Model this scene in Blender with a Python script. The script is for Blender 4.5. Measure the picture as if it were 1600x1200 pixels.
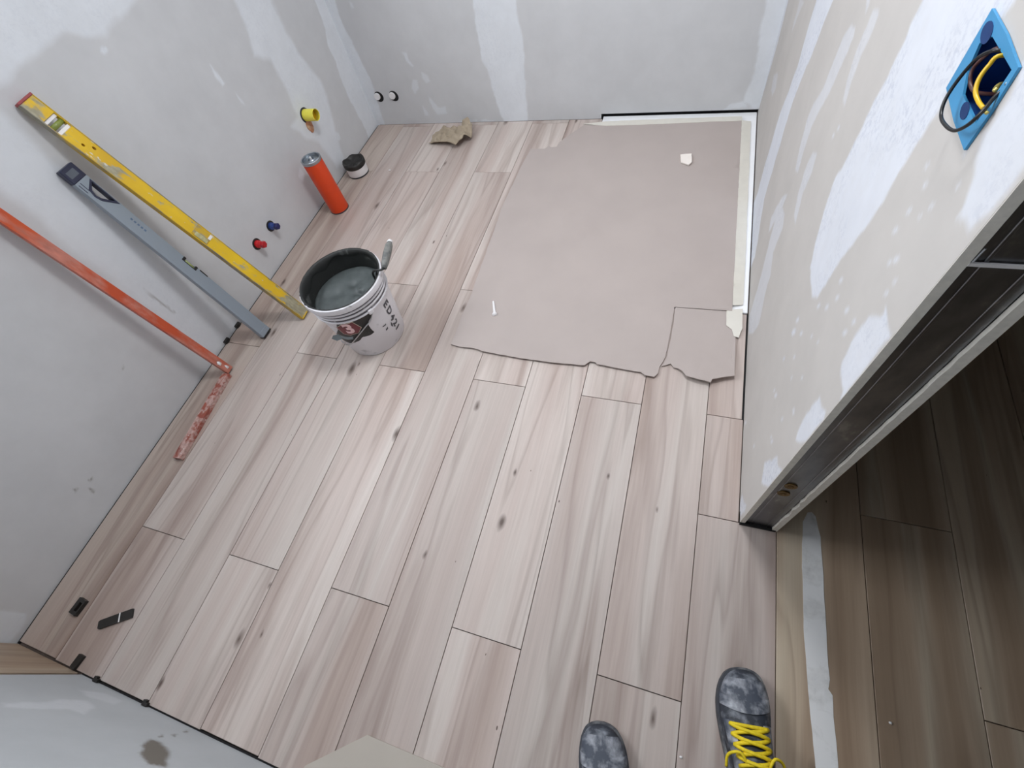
import bpy, bmesh, math, random
import numpy as np
from mathutils import Vector, Matrix, Euler
from mathutils.geometry import tessellate_polygon, delaunay_2d_cdt

scene = bpy.context.scene
for o in list(bpy.data.objects):
    bpy.data.objects.remove(o)
C = scene.collection
R = random.Random(7)

# ------------------------------------------------------------------ camera
cam_data = bpy.data.cameras.new('camera')
cam = bpy.data.objects.new('camera', cam_data)
C.objects.link(cam)
cam.location = (0.2399, 0.0, 1.3845)
cam.rotation_euler = (0.55815, 0.18404, 0.28039)
cam_data.sensor_fit = 'HORIZONTAL'
cam_data.sensor_width = 36.0
cam_data.lens = 726.545 / 1600 * 36.0
cam_data.clip_start = 0.02
scene.camera = cam

# ------------------------------------------------------------------ room measures (metres)
XL, XR, YF, YN, YJ = -1.585, 0.507, 2.418, -0.437, 0.447
XH = 0.600            # hall side of the partition
H = 2.55              # ceiling
HX1, HY0, HY1 = 1.85, -1.45, 2.9

# ------------------------------------------------------------------ light
world = bpy.data.worlds.new('daylight')
scene.world = world
world.use_nodes = True
bg = world.node_tree.nodes['Background']
bg.inputs['Color'].default_value = (0.78, 0.87, 1.0, 1)
bg.inputs['Strength'].default_value = 1.8

WIN = (0.05, 1.35, 1.30, 2.20)          # window opening in the left wall: y0, y1, z0, z1
la = bpy.data.lights.new('window_daylight', 'AREA')
la.shape = 'RECTANGLE'
la.size = WIN[1] - WIN[0]
la.size_y = WIN[3] - WIN[2]
la.energy = 37
la.color = (0.93, 0.965, 1.0)
lo = bpy.data.objects.new('window_daylight', la)
C.objects.link(lo)
lo.location = (XL - 0.14, (WIN[0] + WIN[1]) / 2, (WIN[2] + WIN[3]) / 2)
lo.rotation_euler = Vector((1, 0.0, -0.12)).to_track_quat('-Z', 'Z').to_euler()

LAMP_W = 18.0

vs = scene.view_settings
vs.view_transform = 'Standard'
vs.look = 'None'
vs.gamma = 1.0
vs.use_curve_mapping = False
vs.exposure = 0.37
scene.cycles.use_denoising = True
scene.cycles.max_bounces = 8
scene.cycles.diffuse_bounces = 6

# ------------------------------------------------------------------ helpers
def link(name, me, mat=None, parent=None):
    o = bpy.data.objects.new(name, me)
    C.objects.link(o)
    if mat is not None:
        me.materials.append(mat)
    if parent is not None:
        o.parent = parent
    return o

def tag(o, label, cat, group=None):
    o['label'] = label
    o['category'] = cat
    if group:
        o['group'] = group
    return o

def empty(name, loc=(0, 0, 0), mat4=None):
    o = bpy.data.objects.new(name, None)
    C.objects.link(o)
    o.empty_display_size = 0.05
    if mat4 is not None:
        o.matrix_world = mat4
    else:
        o.location = loc
    return o

def bm_obj(name, bm, mat, parent=None, smooth=False):
    bmesh.ops.recalc_face_normals(bm, faces=bm.faces)
    me = bpy.data.meshes.new(name)
    bm.to_mesh(me)
    bm.free()
    if smooth:
        me.polygons.foreach_set('use_smooth', [True] * len(me.polygons))
    return link(name, me, mat, parent)

def pd_obj(name, v, f, mat, parent=None, smooth=False):
    me = bpy.data.meshes.new(name)
    me.from_pydata([tuple(a) for a in v], [], [tuple(a) for a in f])
    me.update()
    if smooth:
        me.polygons.foreach_set('use_smooth', [True] * len(me.polygons))
    return link(name, me, mat, parent)

def add_box(bm, x0, x1, y0, y1, z0, z1, bevel=0.0, seg=1):
    vs_ = [bm.verts.new(c) for c in ((x0, y0, z0), (x1, y0, z0), (x1, y1, z0), (x0, y1, z0),
                                      (x0, y0, z1), (x1, y0, z1), (x1, y1, z1), (x0, y1, z1))]
    fs = [bm.faces.new([vs_[i] for i in q]) for q in ((0, 3, 2, 1), (4, 5, 6, 7), (0, 1, 5, 4), (1, 2, 6, 5), (2, 3, 7, 6), (3, 0, 4, 7))]
    if bevel > 0:
        es = list({e for f in fs for e in f.edges})
        bmesh.ops.bevel(bm, geom=es, offset=bevel, segments=seg, affect='EDGES', profile=0.5)
    return vs_

def box(name, dims, mat, parent=None, bevel=0.0, seg=1):
    bm = bmesh.new()
    add_box(bm, *dims, bevel=bevel, seg=seg)
    return bm_obj(name, bm, mat, parent)

def add_prism(bm, outer, holes, z0, z1, axis='z'):
    """flat outline with holes, given thickness; axis z: (x,y)+z ; axis y: (x,z)+y"""
    loops = [list(outer)] + [list(h) for h in holes]
    def co(p, t):
        return (p[0], p[1], t) if axis == 'z' else (p[0], t, p[1])
    flat = [Vector((p[0], p[1], 0)) for l in loops for p in l]
    tris = tessellate_polygon([[Vector((p[0], p[1], 0)) for p in l] for l in loops])
    a = [bm.verts.new(co(p, z0)) for p in flat]
    b = [bm.verts.new(co(p, z1)) for p in flat]
    for t in tris:
        try:
            bm.faces.new([a[i] for i in t]); bm.faces.new([b[i] for i in reversed(t)])
        except ValueError:
            pass
    k = 0
    for l in loops:
        n = len(l)
        for i in range(n):
            i0, i1 = k + i, k + (i + 1) % n
            bm.faces.new((a[i0], a[i1], b[i1], b[i0]))
        k += n

def prism(name, outer, holes, z0, z1, mat, parent=None, axis='z'):
    bm = bmesh.new()
    add_prism(bm, outer, holes, z0, z1, axis)
    return bm_obj(name, bm, mat, parent)

def add_lathe(bm, prof, n=48, cap=False, center=(0, 0, 0)):
    rings = []
    for r, z in prof:
        rings.append([bm.verts.new((center[0] + r * math.cos(2 * math.pi * i / n), center[1] + r * math.sin(2 * math.pi * i / n), center[2] + z)) for i in range(n)])
    for a, b in zip(rings, rings[1:]):
        for i in range(n):
            j = (i + 1) % n
            bm.faces.new((a[i], a[j], b[j], b[i]))
    if cap:
        bm.faces.new(list(reversed(rings[0])))
        bm.faces.new(rings[-1])
    return rings

def lathe(name, prof, mat, parent=None, n=48, cap=False, smooth=True):
    bm = bmesh.new()
    add_lathe(bm, prof, n, cap)
    o = bm_obj(name, bm, mat, parent, smooth)
    if smooth:
        sharpen(o, 35)
    return o

def sharpen(o, deg):
    me = o.data
    bm = bmesh.new(); bm.from_mesh(me)
    for e in bm.edges:
        if len(e.link_faces) == 2 and e.calc_face_angle(0) > math.radians(deg):
            e.smooth = False
    bm.to_mesh(me); bm.free()

def add_tube(bm, pts, r, n=8, cap=True):
    pts = [Vector(p) for p in pts]
    rr = r if isinstance(r, (list, tuple)) else [r] * len(pts)
    rings = []
    up = None
    for i, p in enumerate(pts):
        d = (pts[min(i + 1, len(pts) - 1)] - pts[max(i - 1, 0)]).normalized()
        if up is None:
            up = Vector((0, 0, 1)) if abs(d.z) < 0.9 else Vector((1, 0, 0))
        s = d.cross(up).normalized()
        up = s.cross(d).normalized()
        rings.append([bm.verts.new(p + (s * math.cos(2 * math.pi * k / n) + up * math.sin(2 * math.pi * k / n)) * rr[i]) for k in range(n)])
    for a, b in zip(rings, rings[1:]):
        for k in range(n):
            j = (k + 1) % n
            bm.faces.new((a[k], a[j], b[j], b[k]))
    if cap:
        bm.faces.new(list(reversed(rings[0]))); bm.faces.new(rings[-1])

def tube(name, pts, r, mat, parent=None, n=8):
    bm = bmesh.new()
    add_tube(bm, pts, r, n)
    return bm_obj(name, bm, mat, parent, True)

def spline(pts, k=6):
    """Catmull-Rom through the points"""
    P = [Vector(p) for p in pts]
    P = [2 * P[0] - P[1]] + P + [2 * P[-1] - P[-2]]
    out = []
    for i in range(1, len(P) - 2):
        for j in range(k):
            t = j / k
            a, b, c, d = P[i - 1], P[i], P[i + 1], P[i + 2]
            out.append(0.5 * ((2 * b) + (c - a) * t + (2 * a - 5 * b + 4 * c - d) * t * t + (3 * b - a - 3 * c + d) * t ** 3))
    out.append(P[-2])
    return out

def ragged(poly, seg=0.012, amp=0.0015, seed=1, skip=()):
    rr = random.Random(seed)
    out = []
    n = len(poly)
    for i in range(n):
        a, b = Vector(poly[i]), Vector(poly[(i + 1) % n])
        L = (b - a).length
        out.append(tuple(a))
        if i in skip:
            continue
        m = max(1, int(L / seg))
        nn = Vector((-(b - a).y, (b - a).x)).normalized()
        w = 0
        for j in range(1, m):
            w = 0.6 * w + rr.uniform(-1, 1) * amp
            out.append(tuple(a + (b - a) * (j / m) + nn * w))
    return out

def sheet(name, poly, zf, mat, parent=None, step=0.02, thick=0.003, smooth=True):
    """thin sheet with an outline in x,y and a height function, real thickness"""
    xs = [p[0] for p in poly]; ys = [p[1] for p in poly]
    V = [Vector(p) for p in poly]
    n = len(V)
    def inside(x, y):
        c = False
        for i in range(n):
            x1, y1 = poly[i]; x2, y2 = poly[(i + 1) % n]
            if (y1 > y) != (y2 > y) and x < (x2 - x1) * (y - y1) / (y2 - y1) + x1:
                c = not c
        return c
    g = random.Random(3)
    y = min(ys) + step / 2
    while y < max(ys):
        x = min(xs) + step / 2
        while x < max(xs):
            px, py = x + g.uniform(-.2, .2) * step, y + g.uniform(-.2, .2) * step
            if inside(px, py):
                V.append(Vector((px, py)))
            x += step
        y += step
    vo, eo, fo, *_ = delaunay_2d_cdt(V, [(i, (i + 1) % n) for i in range(n)], [list(range(n))], 1, 1e-6)
    bm = bmesh.new()
    top = [bm.verts.new((p.x, p.y, zf(p.x, p.y) + thick)) for p in vo]
    bot = [bm.verts.new((p.x, p.y, zf(p.x, p.y))) for p in vo]
    from collections import Counter
    cnt = Counter()
    for f in fo:
        bm.faces.new([top[i] for i in f]); bm.faces.new([bot[i] for i in reversed(f)])
        for i in range(len(f)):
            cnt[(f[i], f[(i + 1) % len(f)])] += 1
    for (a, b), c_ in list(cnt.items()):
        if (b, a) not in cnt:
            bm.faces.new((top[b], top[a], bot[a], bot[b]))
    return bm_obj(name, bm, mat, parent, smooth) if not smooth else _sh(bm_obj(name, bm, mat, parent, True))

def _sh(o):
    sharpen(o, 40)
    return o

def frame(bottom, top, xdir):
    b, t = Vector(bottom), Vector(top)
    z = (t - b).normalized()
    x = Vector(xdir); x = (x - z * x.dot(z)).normalized()
    y = z.cross(x)
    m = Matrix((x, y, z)).transposed().to_4x4()
    m.translation = b
    return m, (t - b).length

# ------------------------------------------------------------------ materials
class NT:
    def __init__(self, name):
        self.m = bpy.data.materials.new(name)
        self.m.use_nodes = True
        self.t = self.m.node_tree
        self.b = self.t.nodes['Principled BSDF']
    def n(self, typ, **kw):
        nd = self.t.nodes.new(typ)
        for k, v in kw.items():
            if k.startswith('i_'):
                key = k[2:]
                key = int(key) if key.isdigit() else key.replace('_', ' ')
                if isinstance(v, bpy.types.NodeSocket):
                    self.t.links.new(v, nd.inputs[key])
                else:
                    nd.inputs[key].default_value = v
            else:
                setattr(nd, k, v)
        return nd
    def l(self, a, b):
        self.t.links.new(a, b)
    def coord(self, kind='Object', scale=(1, 1, 1), off=None):
        tc = self.n('ShaderNodeTexCoord')
        mp = self.n('ShaderNodeMapping')
        self.l(tc.outputs[kind], mp.inputs['Vector'])
        mp.inputs['Scale'].default_value = scale
        if off is not None:
            self.l(off, mp.inputs['Location'])
        return mp.outputs[0]
    def noise(self, vec, scale, detail=3, rough=0.5, dist=0.0):
        nd = self.n('ShaderNodeTexNoise')
        self.l(vec, nd.inputs['Vector'])
        nd.inputs['Scale'].default_value = scale
        nd.inputs['Detail'].default_value = detail
        nd.inputs['Roughness'].default_value = rough
        nd.inputs['Distortion'].default_value = dist
        return nd.outputs['Fac']
    def ramp(self, fac, stops, interp='LINEAR'):
        nd = self.n('ShaderNodeValToRGB')
        nd.color_ramp.interpolation = interp
        el = nd.color_ramp.elements
        while len(el) < len(stops):
            el.new(0.5)
        for e, (p, c) in zip(el, stops):
            e.position = p
            e.color = (*c, 1) if len(c) == 3 else c
        self.l(fac, nd.inputs['Fac'])
        return nd.outputs['Color']
    def mix(self, fac, a, b, mode='MIX'):
        nd = self.n('ShaderNodeMix', data_type='RGBA', blend_type=mode)
        for s, v in ((nd.inputs[0], fac), (nd.inputs[6], a), (nd.inputs[7], b)):
            if isinstance(v, bpy.types.NodeSocket):
                self.l(v, s)
            elif isinstance(v, (int, float)):
                s.default_value = v
            else:
                s.default_value = (*v, 1)
        return nd.outputs[2]
    def math(self, op, a, b=0.0, c=0.0, clamp=False):
        nd = self.n('ShaderNodeMath', operation=op, use_clamp=clamp)
        for s, v in zip(nd.inputs, (a, b, c)):
            if isinstance(v, bpy.types.NodeSocket):
                self.l(v, s)
            else:
                s.default_value = v
        return nd.outputs[0]
    def bump(self, h, strength=0.2, dist=0.002):
        nd = self.n('ShaderNodeBump')
        nd.inputs['Strength'].default_value = strength
        nd.inputs['Distance'].default_value = dist
        self.l(h, nd.inputs['Height'])
        self.l(nd.outputs[0], self.b.inputs['Normal'])
    def col(self, c):
        if isinstance(c, bpy.types.NodeSocket):
            self.l(c, self.b.inputs['Base Color'])
        else:
            self.b.inputs['Base Color'].default_value = (*c, 1)
    def set(self, rough=0.5, metal=0.0, spec=None):
        self.b.inputs['Roughness'].default_value = rough
        self.b.inputs['Metallic'].default_value = metal
        if spec is not None:
            self.b.inputs['Specular IOR Level'].default_value = spec

def srgb(r, g, b):
    f = lambda v: v / 255 / 12.92 if v / 255 <= 0.04045 else ((v / 255 + 0.055) / 1.055) ** 2.4
    return (f(r), f(g), f(b))

def plain(name, c, rough=0.5, metal=0.0, var=0.06, scale=40, bump=0.0, spec=None):
    t = NT(name)
    v = t.coord('Object')
    nz = t.noise(v, scale, 4)
    c0 = tuple(max(0, x * (1 - var)) for x in c)
    c1 = tuple(min(1, x * (1 + var)) for x in c)
    t.col(t.ramp(nz, [(0.3, c0), (0.7, c1)]))
    t.set(rough, metal, spec)
    if bump:
        t.bump(nz, bump, 0.002)
    return t.m

def stained(name, c, stain, cover=0.5, scale=25, rough=0.5, edge=0.06, metal=0.0, c2=None, stretch=(1, 1, 1), low=None, fleck=None):
    """paint with patches of dried mortar; low=(z0,z1,extra) gives more cover at one end of the thing"""
    t = NT(name)
    v = t.coord('Object', stretch)
    nz = t.noise(v, scale, 5, 0.6, 0.3)
    if low:
        tc = t.n('ShaderNodeTexCoord')
        sp = t.n('ShaderNodeSeparateXYZ')
        t.l(tc.outputs['Object'], sp.inputs[0])
        mr = t.n('ShaderNodeMapRange')
        t.l(sp.outputs[2], mr.inputs[0])
        mr.inputs[1].default_value, mr.inputs[2].default_value = low[0], low[1]
        mr.inputs[3].default_value, mr.inputs[4].default_value = low[2], 0.0
        nz = t.math('ADD', nz, mr.outputs[0])
    th = 1 - cover
    k = t.ramp(nz, [(max(0, th - edge), (0, 0, 0)), (min(1, th + edge), (1, 1, 1))])
    base = c
    if c2 is not None:
        base = t.ramp(t.noise(v, scale * 0.4, 3), [(0.35, c), (0.65, c2)])
    st = t.ramp(t.noise(v, scale * 4, 3), [(0.3, tuple(x * 0.75 for x in stain)), (0.7, tuple(min(1, x * 1.2) for x in stain))])
    cc = t.mix(k, base, st)
    if fleck:
        f2 = t.ramp(t.noise(v, scale * 2.3, 3, 0.5), [(0.66, (0, 0, 0)), (0.7, (1, 1, 1))])
        cc = t.mix(f2, cc, fleck)
    t.col(cc)
    t.set(rough, metal)
    t.bump(nz, 0.25, 0.002)
    return t.m

def wood_mat(name, cols, dark):
    t = NT(name)
    oi = t.n('ShaderNodeObjectInfo')
    wn = t.n('ShaderNodeTexWhiteNoise', noise_dimensions='1D')
    t.l(oi.outputs['Random'], wn.inputs['W'])
    vm = t.n('ShaderNodeVectorMath', operation='SCALE')
    t.l(wn.outputs['Color'], vm.inputs[0]); vm.inputs['Scale'].default_value = 40
    off = vm.outputs[0]
    v1 = t.coord('Object', (1, 0.055, 1), off)
    warp = t.noise(t.coord('Object', (1, 0.22, 1), off), 5, 2)
    # wide bands of heart and sap wood
    nd = t.n('ShaderNodeVectorMath', operation='ADD')
    sc = t.n('ShaderNodeCombineXYZ'); t.l(t.math('MULTIPLY', t.math('SUBTRACT', warp, 0.5), 0.07), sc.inputs[0])
    t.l(v1, nd.inputs[0]); t.l(sc.outputs[0], nd.inputs[1])
    vb = nd.outputs[0]
    band = t.noise(vb, 7, 2.0, 0.45, 0.15)
    a, b, c_ = cols
    base = t.ramp(band, [(0.33, c_), (0.44, b), (0.50, tuple((x + y) / 2 for x, y in zip(a, b))), (0.545, a), (0.66, b), (0.74, c_)])
    # soft dark streaks
    st = t.noise(vb, 11, 4, 0.6, 0.4)
    k = t.ramp(st, [(0.50, (0, 0, 0)), (0.68, (1, 1, 1))])
    base = t.mix(t.math('MULTIPLY', k, 0.55), base, dark)
    # thin darker veins running along the board
    vein = t.noise(vb, 9, 2, 0.5, 0.5)
    kv = t.ramp(vein, [(0.47, (0, 0, 0)), (0.495, (1, 1, 1)), (0.545, (0, 0, 0))])
    base = t.mix(t.math('MULTIPLY', kv, 0.32), base, tuple(x * 0.82 for x in dark))
    # grain
    v2 = t.coord('Object', (1, 0.03, 1), off)
    gr = t.noise(v2, 130, 3, 0.65)
    g2 = t.ramp(gr, [(0.3, (0.93, 0.92, 0.915)), (0.7, (1.04, 1.04, 1.04))])
    base = t.mix(1.0, base, g2, 'MULTIPLY')
    # knots
    v3 = t.coord('Object', (1, 0.42, 1), off)
    vo = t.n('ShaderNodeTexVoronoi', feature='F1', voronoi_dimensions='2D')
    t.l(v3, vo.inputs['Vector']); vo.inputs['Scale'].default_value = 6.0
    sepc = t.n('ShaderNodeSeparateColor'); t.l(vo.outputs['Color'], sepc.inputs[0])
    size = t.math('MULTIPLY', t.math('GREATER_THAN', sepc.outputs[0], 0.74), t.math('MULTIPLY_ADD', sepc.outputs[1], 0.075, 0.03))
    d = t.math('ADD', vo.outputs['Distance'], t.math('MULTIPLY', t.math('SUBTRACT', t.noise(v3, 40, 2), 0.5), 0.08))
    kk = t.math('SUBTRACT', 1.0, t.math('DIVIDE', d, t.math('ADD', size, 0.0001)), clamp=True)
    base = t.mix(t.math('MULTIPLY', kk, 1.1, clamp=True), base, tuple(x * 0.45 for x in dark))
    # board to board difference
    br = t.n('ShaderNodeMapRange'); t.l(wn.outputs['Value'], br.inputs[0])
    br.inputs[3].default_value, br.inputs[4].default_value = 0.90, 1.06
    cmb = t.n('ShaderNodeCombineColor')
    for i in range(3):
        t.l(br.outputs[0], cmb.inputs[i])
    base = t.mix(1.0, base, cmb.outputs[0], 'MULTIPLY')
    t.col(base)
    t.set(0.48, 0, 0.4)
    t.bump(gr, 0.06, 0.001)
    return t.m

def board_mat(name, paper, white, speckle=0.25):
    t = NT(name)
    at = t.n('ShaderNodeAttribute', attribute_name='plaster')
    ad = t.n('ShaderNodeAttribute', attribute_name='dirt')
    v = t.coord('Object')
    pn = t.ramp(t.noise(v, 6, 4, 0.6), [(0.3, tuple(x * 0.95 for x in paper)), (0.7, tuple(x * 1.04 for x in paper))])
    wn = t.ramp(t.noise(v, 9, 5, 0.65), [(0.3, tuple(x * 0.93 for x in white)), (0.7, white)])
    sp_ = t.ramp(t.noise(v, 95, 4, 0.7), [(0.38, (0.80, 0.81, 0.85)), (0.52, (1, 1, 1))])
    wn = t.mix(t.ramp(t.noise(v, 7, 2), [(0.42, (0, 0, 0)), (0.6, (speckle,) * 3)]), wn, t.mix(1.0, wn, sp_, 'MULTIPLY'))
    fac = t.math('ADD', at.outputs['Fac'], t.math('MULTIPLY', t.math('SUBTRACT', t.noise(v, 35, 3), 0.5), t.math('MULTIPLY', at.outputs['Fac'], 0.35)), clamp=True)
    c = t.mix(fac, pn, wn)
    c = t.mix(ad.outputs['Fac'], c, srgb(105, 98, 88))
    t.col(c)
    t.set(0.85, 0, 0.25)
    hh = t.math('ADD', t.math('MULTIPLY', fac, 1.0), t.math('MULTIPLY', t.noise(v, 120, 3), 0.25))
    t.bump(hh, 0.12, 0.002)
    return t.m

M = {}
M['paper'] = board_mat('plasterboard', srgb(200, 201, 203), srgb(222, 226, 231))
M['paper_right'] = board_mat('plasterboard_right', srgb(193, 189, 185), srgb(216, 219, 226), 0.85)
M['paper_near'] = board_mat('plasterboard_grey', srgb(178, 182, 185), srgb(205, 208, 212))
M['paint'] = plain('plaster_white', srgb(225, 226, 228), 0.9, var=0.02, scale=4)
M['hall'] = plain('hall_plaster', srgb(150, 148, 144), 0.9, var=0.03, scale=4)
M['core'] = plain('gypsum_core', srgb(238, 234, 224), 0.9, var=0.06, scale=120, bump=0.3)
M['sub'] = plain('tile_adhesive', srgb(98, 86, 78), 0.95, var=0.2, scale=60)
M['gap'] = plain('dark_gap', srgb(24, 23, 24), 0.95, var=0.2, scale=60)
M['wood'] = wood_mat('wood_look_tile', (srgb(196, 186, 179), srgb(188, 174, 167), srgb(175, 158, 149)), srgb(140, 120, 110))
M['wood_hall'] = wood_mat('wood_look_tile_brown', (srgb(190, 176, 156), srgb(174, 154, 133), srgb(155, 134, 113)), srgb(126, 104, 85))
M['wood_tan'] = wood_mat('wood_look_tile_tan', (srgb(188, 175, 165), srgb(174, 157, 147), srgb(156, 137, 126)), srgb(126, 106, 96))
M['wood_edge'] = plain('tile_body', srgb(120, 108, 98), 0.8)
M['tray'] = plain('acrylic_white', srgb(240, 241, 243), 0.25, var=0.01)
M['card'] = plain('cardboard', srgb(174, 163, 158), 0.85, var=0.03, scale=5, bump=0.05)
M['card_brown'] = plain('cardboard_brown', srgb(164, 150, 130), 0.85, var=0.10, scale=18, bump=0.1)
M['masking'] = plain('masking_tape', srgb(214, 210, 200), 0.6, var=0.03, scale=30)
M['metal'] = NT('galvanised_steel').m
t = NT('galvanised_steel_stud')
v = t.coord('Object', (1, 1, 0.5))
t.col(t.ramp(t.noise(v, 30, 5, 0.6), [(0.3, srgb(118, 120, 124)), (0.62, srgb(140, 142, 146)), (0.72, srgb(175, 176, 176))]))
t.set(0.34, 1.0)
M['metal'] = t.m
M['steel'] = plain('bright_steel', srgb(196, 198, 202), 0.28, 1.0, var=0.05)
M['screw'] = plain('brass_screw', srgb(120, 96, 60), 0.4, 0.9, var=0.2, scale=300)
M['black'] = plain('black_plastic', srgb(36, 34, 32), 0.5, var=0.15)
M['white_plastic'] = plain('white_plastic', srgb(232, 230, 230), 0.4, var=0.02)

# outlines of joint compound on the boards (metres on each wall)
PLASTER_LEFT=[
 (0.9,0.02,[(1.075, 1.214), (1.617, 1.036), (1.436, 0.988), (1.269, 0.967), (1.23, 0.982), (1.197, 1.003), (1.159, 1.015), (1.06, 1.013), (0.925, 1.002), (0.809, 1.026)]),
 (0.85,0.02,[(1.868, 0.895), (2.081, 0.798), (2.058, 0.738), (2.058, 0.653), (2.067, 0.553), (2.091, 0.48), (2.12, 0.405), (2.113, 0.33), (2.091, 0.284), (2.029, 0.148), (2.002, 0.022), (1.924, 0.053), (1.895, 0.207), (1.832, 0.284), (1.776, 0.363), (1.849, 0.382), (1.871, 0.459), (1.878, 0.545), (1.883, 0.606), (1.806, 0.658), (1.854, 0.751)]),
 (0.55,0.03,[(1.98, 0.813), (2.07, 0.78), (2.045, 0.486), (2.044, 0.398), (2.042, 0.337), (1.908, 0.395), (1.889, 0.535)]),
 (0.95,0.005,[(2.347, 0.652), (2.328, 0.54), (2.294, 0.484), (2.297, 0.409), (2.275, 0.349), (2.274, 0.278), (2.273, 0.218), (2.282, 0.117), (2.288, 0.057), (2.283, 0.002), (2.413, -0.017), (2.615, -0.096), (2.526, 0.11), (2.519, 0.353), (2.524, 0.639), (2.373, 0.742)]),
 (0.7,0.03,[(0.809, 1.026), (0.848, 0.963), (0.85, 0.897), (0.837, 0.805), (0.847, 0.731), (0.854, 0.587), (0.873, 0.439), (0.867, 0.276), (0.863, 0.166), (0.871, 0.005), (0.807, -0.005), (0.73, 0.003), (0.695, 0.014), (0.677, 0.099), (0.674, 0.25), (0.667, 0.353), (0.677, 0.428), (0.674, 0.525), (0.659, 0.625), (0.684, 0.741), (0.681, 0.811), (0.663, 0.924)]),
 (0.5,0.02,[(0.699, 0.752), (0.712, 0.643), (0.721, 0.461), (0.72, 0.291), (0.703, 0.04), (0.68, 0.095), (0.667, 0.353), (0.663, 0.443), (0.674, 0.525), (0.659, 0.625)]),
 (0.75,0.008,[(-0.36, 0.171), (-0.35, 0.03), (-0.382, 0.019), (-0.414, 0.017), (-0.435, 0.026), (-0.44, 0.115)]),
 (0.9,0.003,[(1.236, 0.948), (1.252, 0.942), (1.247, 0.931), (1.23, 0.93), (1.222, 0.939)]),
 (0.9,0.003,[(1.569, 0.741), (1.58, 0.701), (1.585, 0.657), (1.567, 0.661), (1.558, 0.704)]),
 (0.8,0.003,[(1.6, 0.619), (1.61, 0.58), (1.612, 0.561), (1.601, 0.577)]),
 (0.8,0.003,[(2.019, 0.2), (2.062, 0.156), (2.057, 0.131), (2.015, 0.135), (2.002, 0.172)]),
 (0.7,0.003,[(1.687, 0.216), (1.694, 0.176), (1.659, 0.157), (1.648, 0.194)]),
]
DIRT_LEFT=[
 (0.9,0.003,[(0.072, 0.13), (0.085, 0.121), (0.073, 0.12)]),
 (0.9,0.003,[(0.031, 0.153), (0.035, 0.143), (0.025, 0.143)]),
 (0.9,0.003,[(0.05, 0.112), (0.045, 0.087), (0.04, 0.088), (0.045, 0.106)]),
 (0.5,0.003,[(0.441, 0.277), (0.459, 0.279), (0.444, 0.271)]),
 (0.5,0.003,[(0.721, 0.403), (0.725, 0.34), (0.728, 0.251), (0.723, 0.257), (0.715, 0.347)]),
]
PLASTER_FAR=[
 (0.95,0.005,[(-1.655, 0.733), (-1.52, 0.646), (-1.54, 0.555), (-1.527, 0.455), (-1.521, 0.333), (-1.51, 0.251), (-1.524, 0.129), (-1.534, 0.037), (-1.535, -0.022), (-1.746, -0.038), (-1.635, 0.462)]),
 (0.9,0.006,[(-0.789, 0.651), (-0.809, 0.535), (-0.82, 0.42), (-0.825, 0.308), (-0.805, 0.262), (-0.799, 0.169), (-0.785, 0.051), (-0.77, -0.038), (-0.635, -0.041), (-0.622, 0.129), (-0.603, 0.281), (-0.601, 0.391), (-0.602, 0.542), (-0.602, 0.633)]),
 (0.8,0.01,[(0.422, 0.516), (0.432, 0.433), (0.433, 0.367), (0.447, 0.247), (0.443, 0.142), (0.43, 0.052), (0.494, 0.032), (0.688, 0.077), (0.623, 0.498)]),
 (0.7,0.006,[(0.376, 0.045), (0.428, 0.058), (0.447, 0.034), (0.352, 0.019)]),
 (0.75,0.003,[(-1.257, 0.372), (-1.235, 0.371), (-1.227, 0.337), (-1.21, 0.303), (-1.223, 0.3), (-1.244, 0.332)]),
 (0.6,0.003,[(-1.182, 0.276), (-1.152, 0.256), (-1.147, 0.227), (-1.174, 0.218), (-1.187, 0.245)]),
 (0.6,0.004,[(-1.248, 0.238), (-1.225, 0.227), (-1.229, 0.187), (-1.265, 0.169), (-1.273, 0.196)]),
 (0.75,0.003,[(-1.188, 0.148), (-1.17, 0.123), (-1.15, 0.088), (-1.097, 0.093), (-1.104, 0.058), (-1.163, 0.052), (-1.181, 0.082)]),
 (0.7,0.003,[(-1.242, 0.102), (-1.224, 0.065), (-1.224, 0.043), (-1.247, 0.047)]),
 (0.5,0.003,[(-1.451, 0.609), (-1.438, 0.6), (-1.438, 0.579), (-1.451, 0.583)]),
 (0.6,0.003,[(-1.032, 0.008), (-0.932, 0.013), (-0.938, -0.009), (-1.036, -0.006)]),
 (0.6,0.003,[(-0.906, 0.009), (-0.836, 0.01), (-0.84, -0.007), (-0.909, -0.006)]),
]
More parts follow.
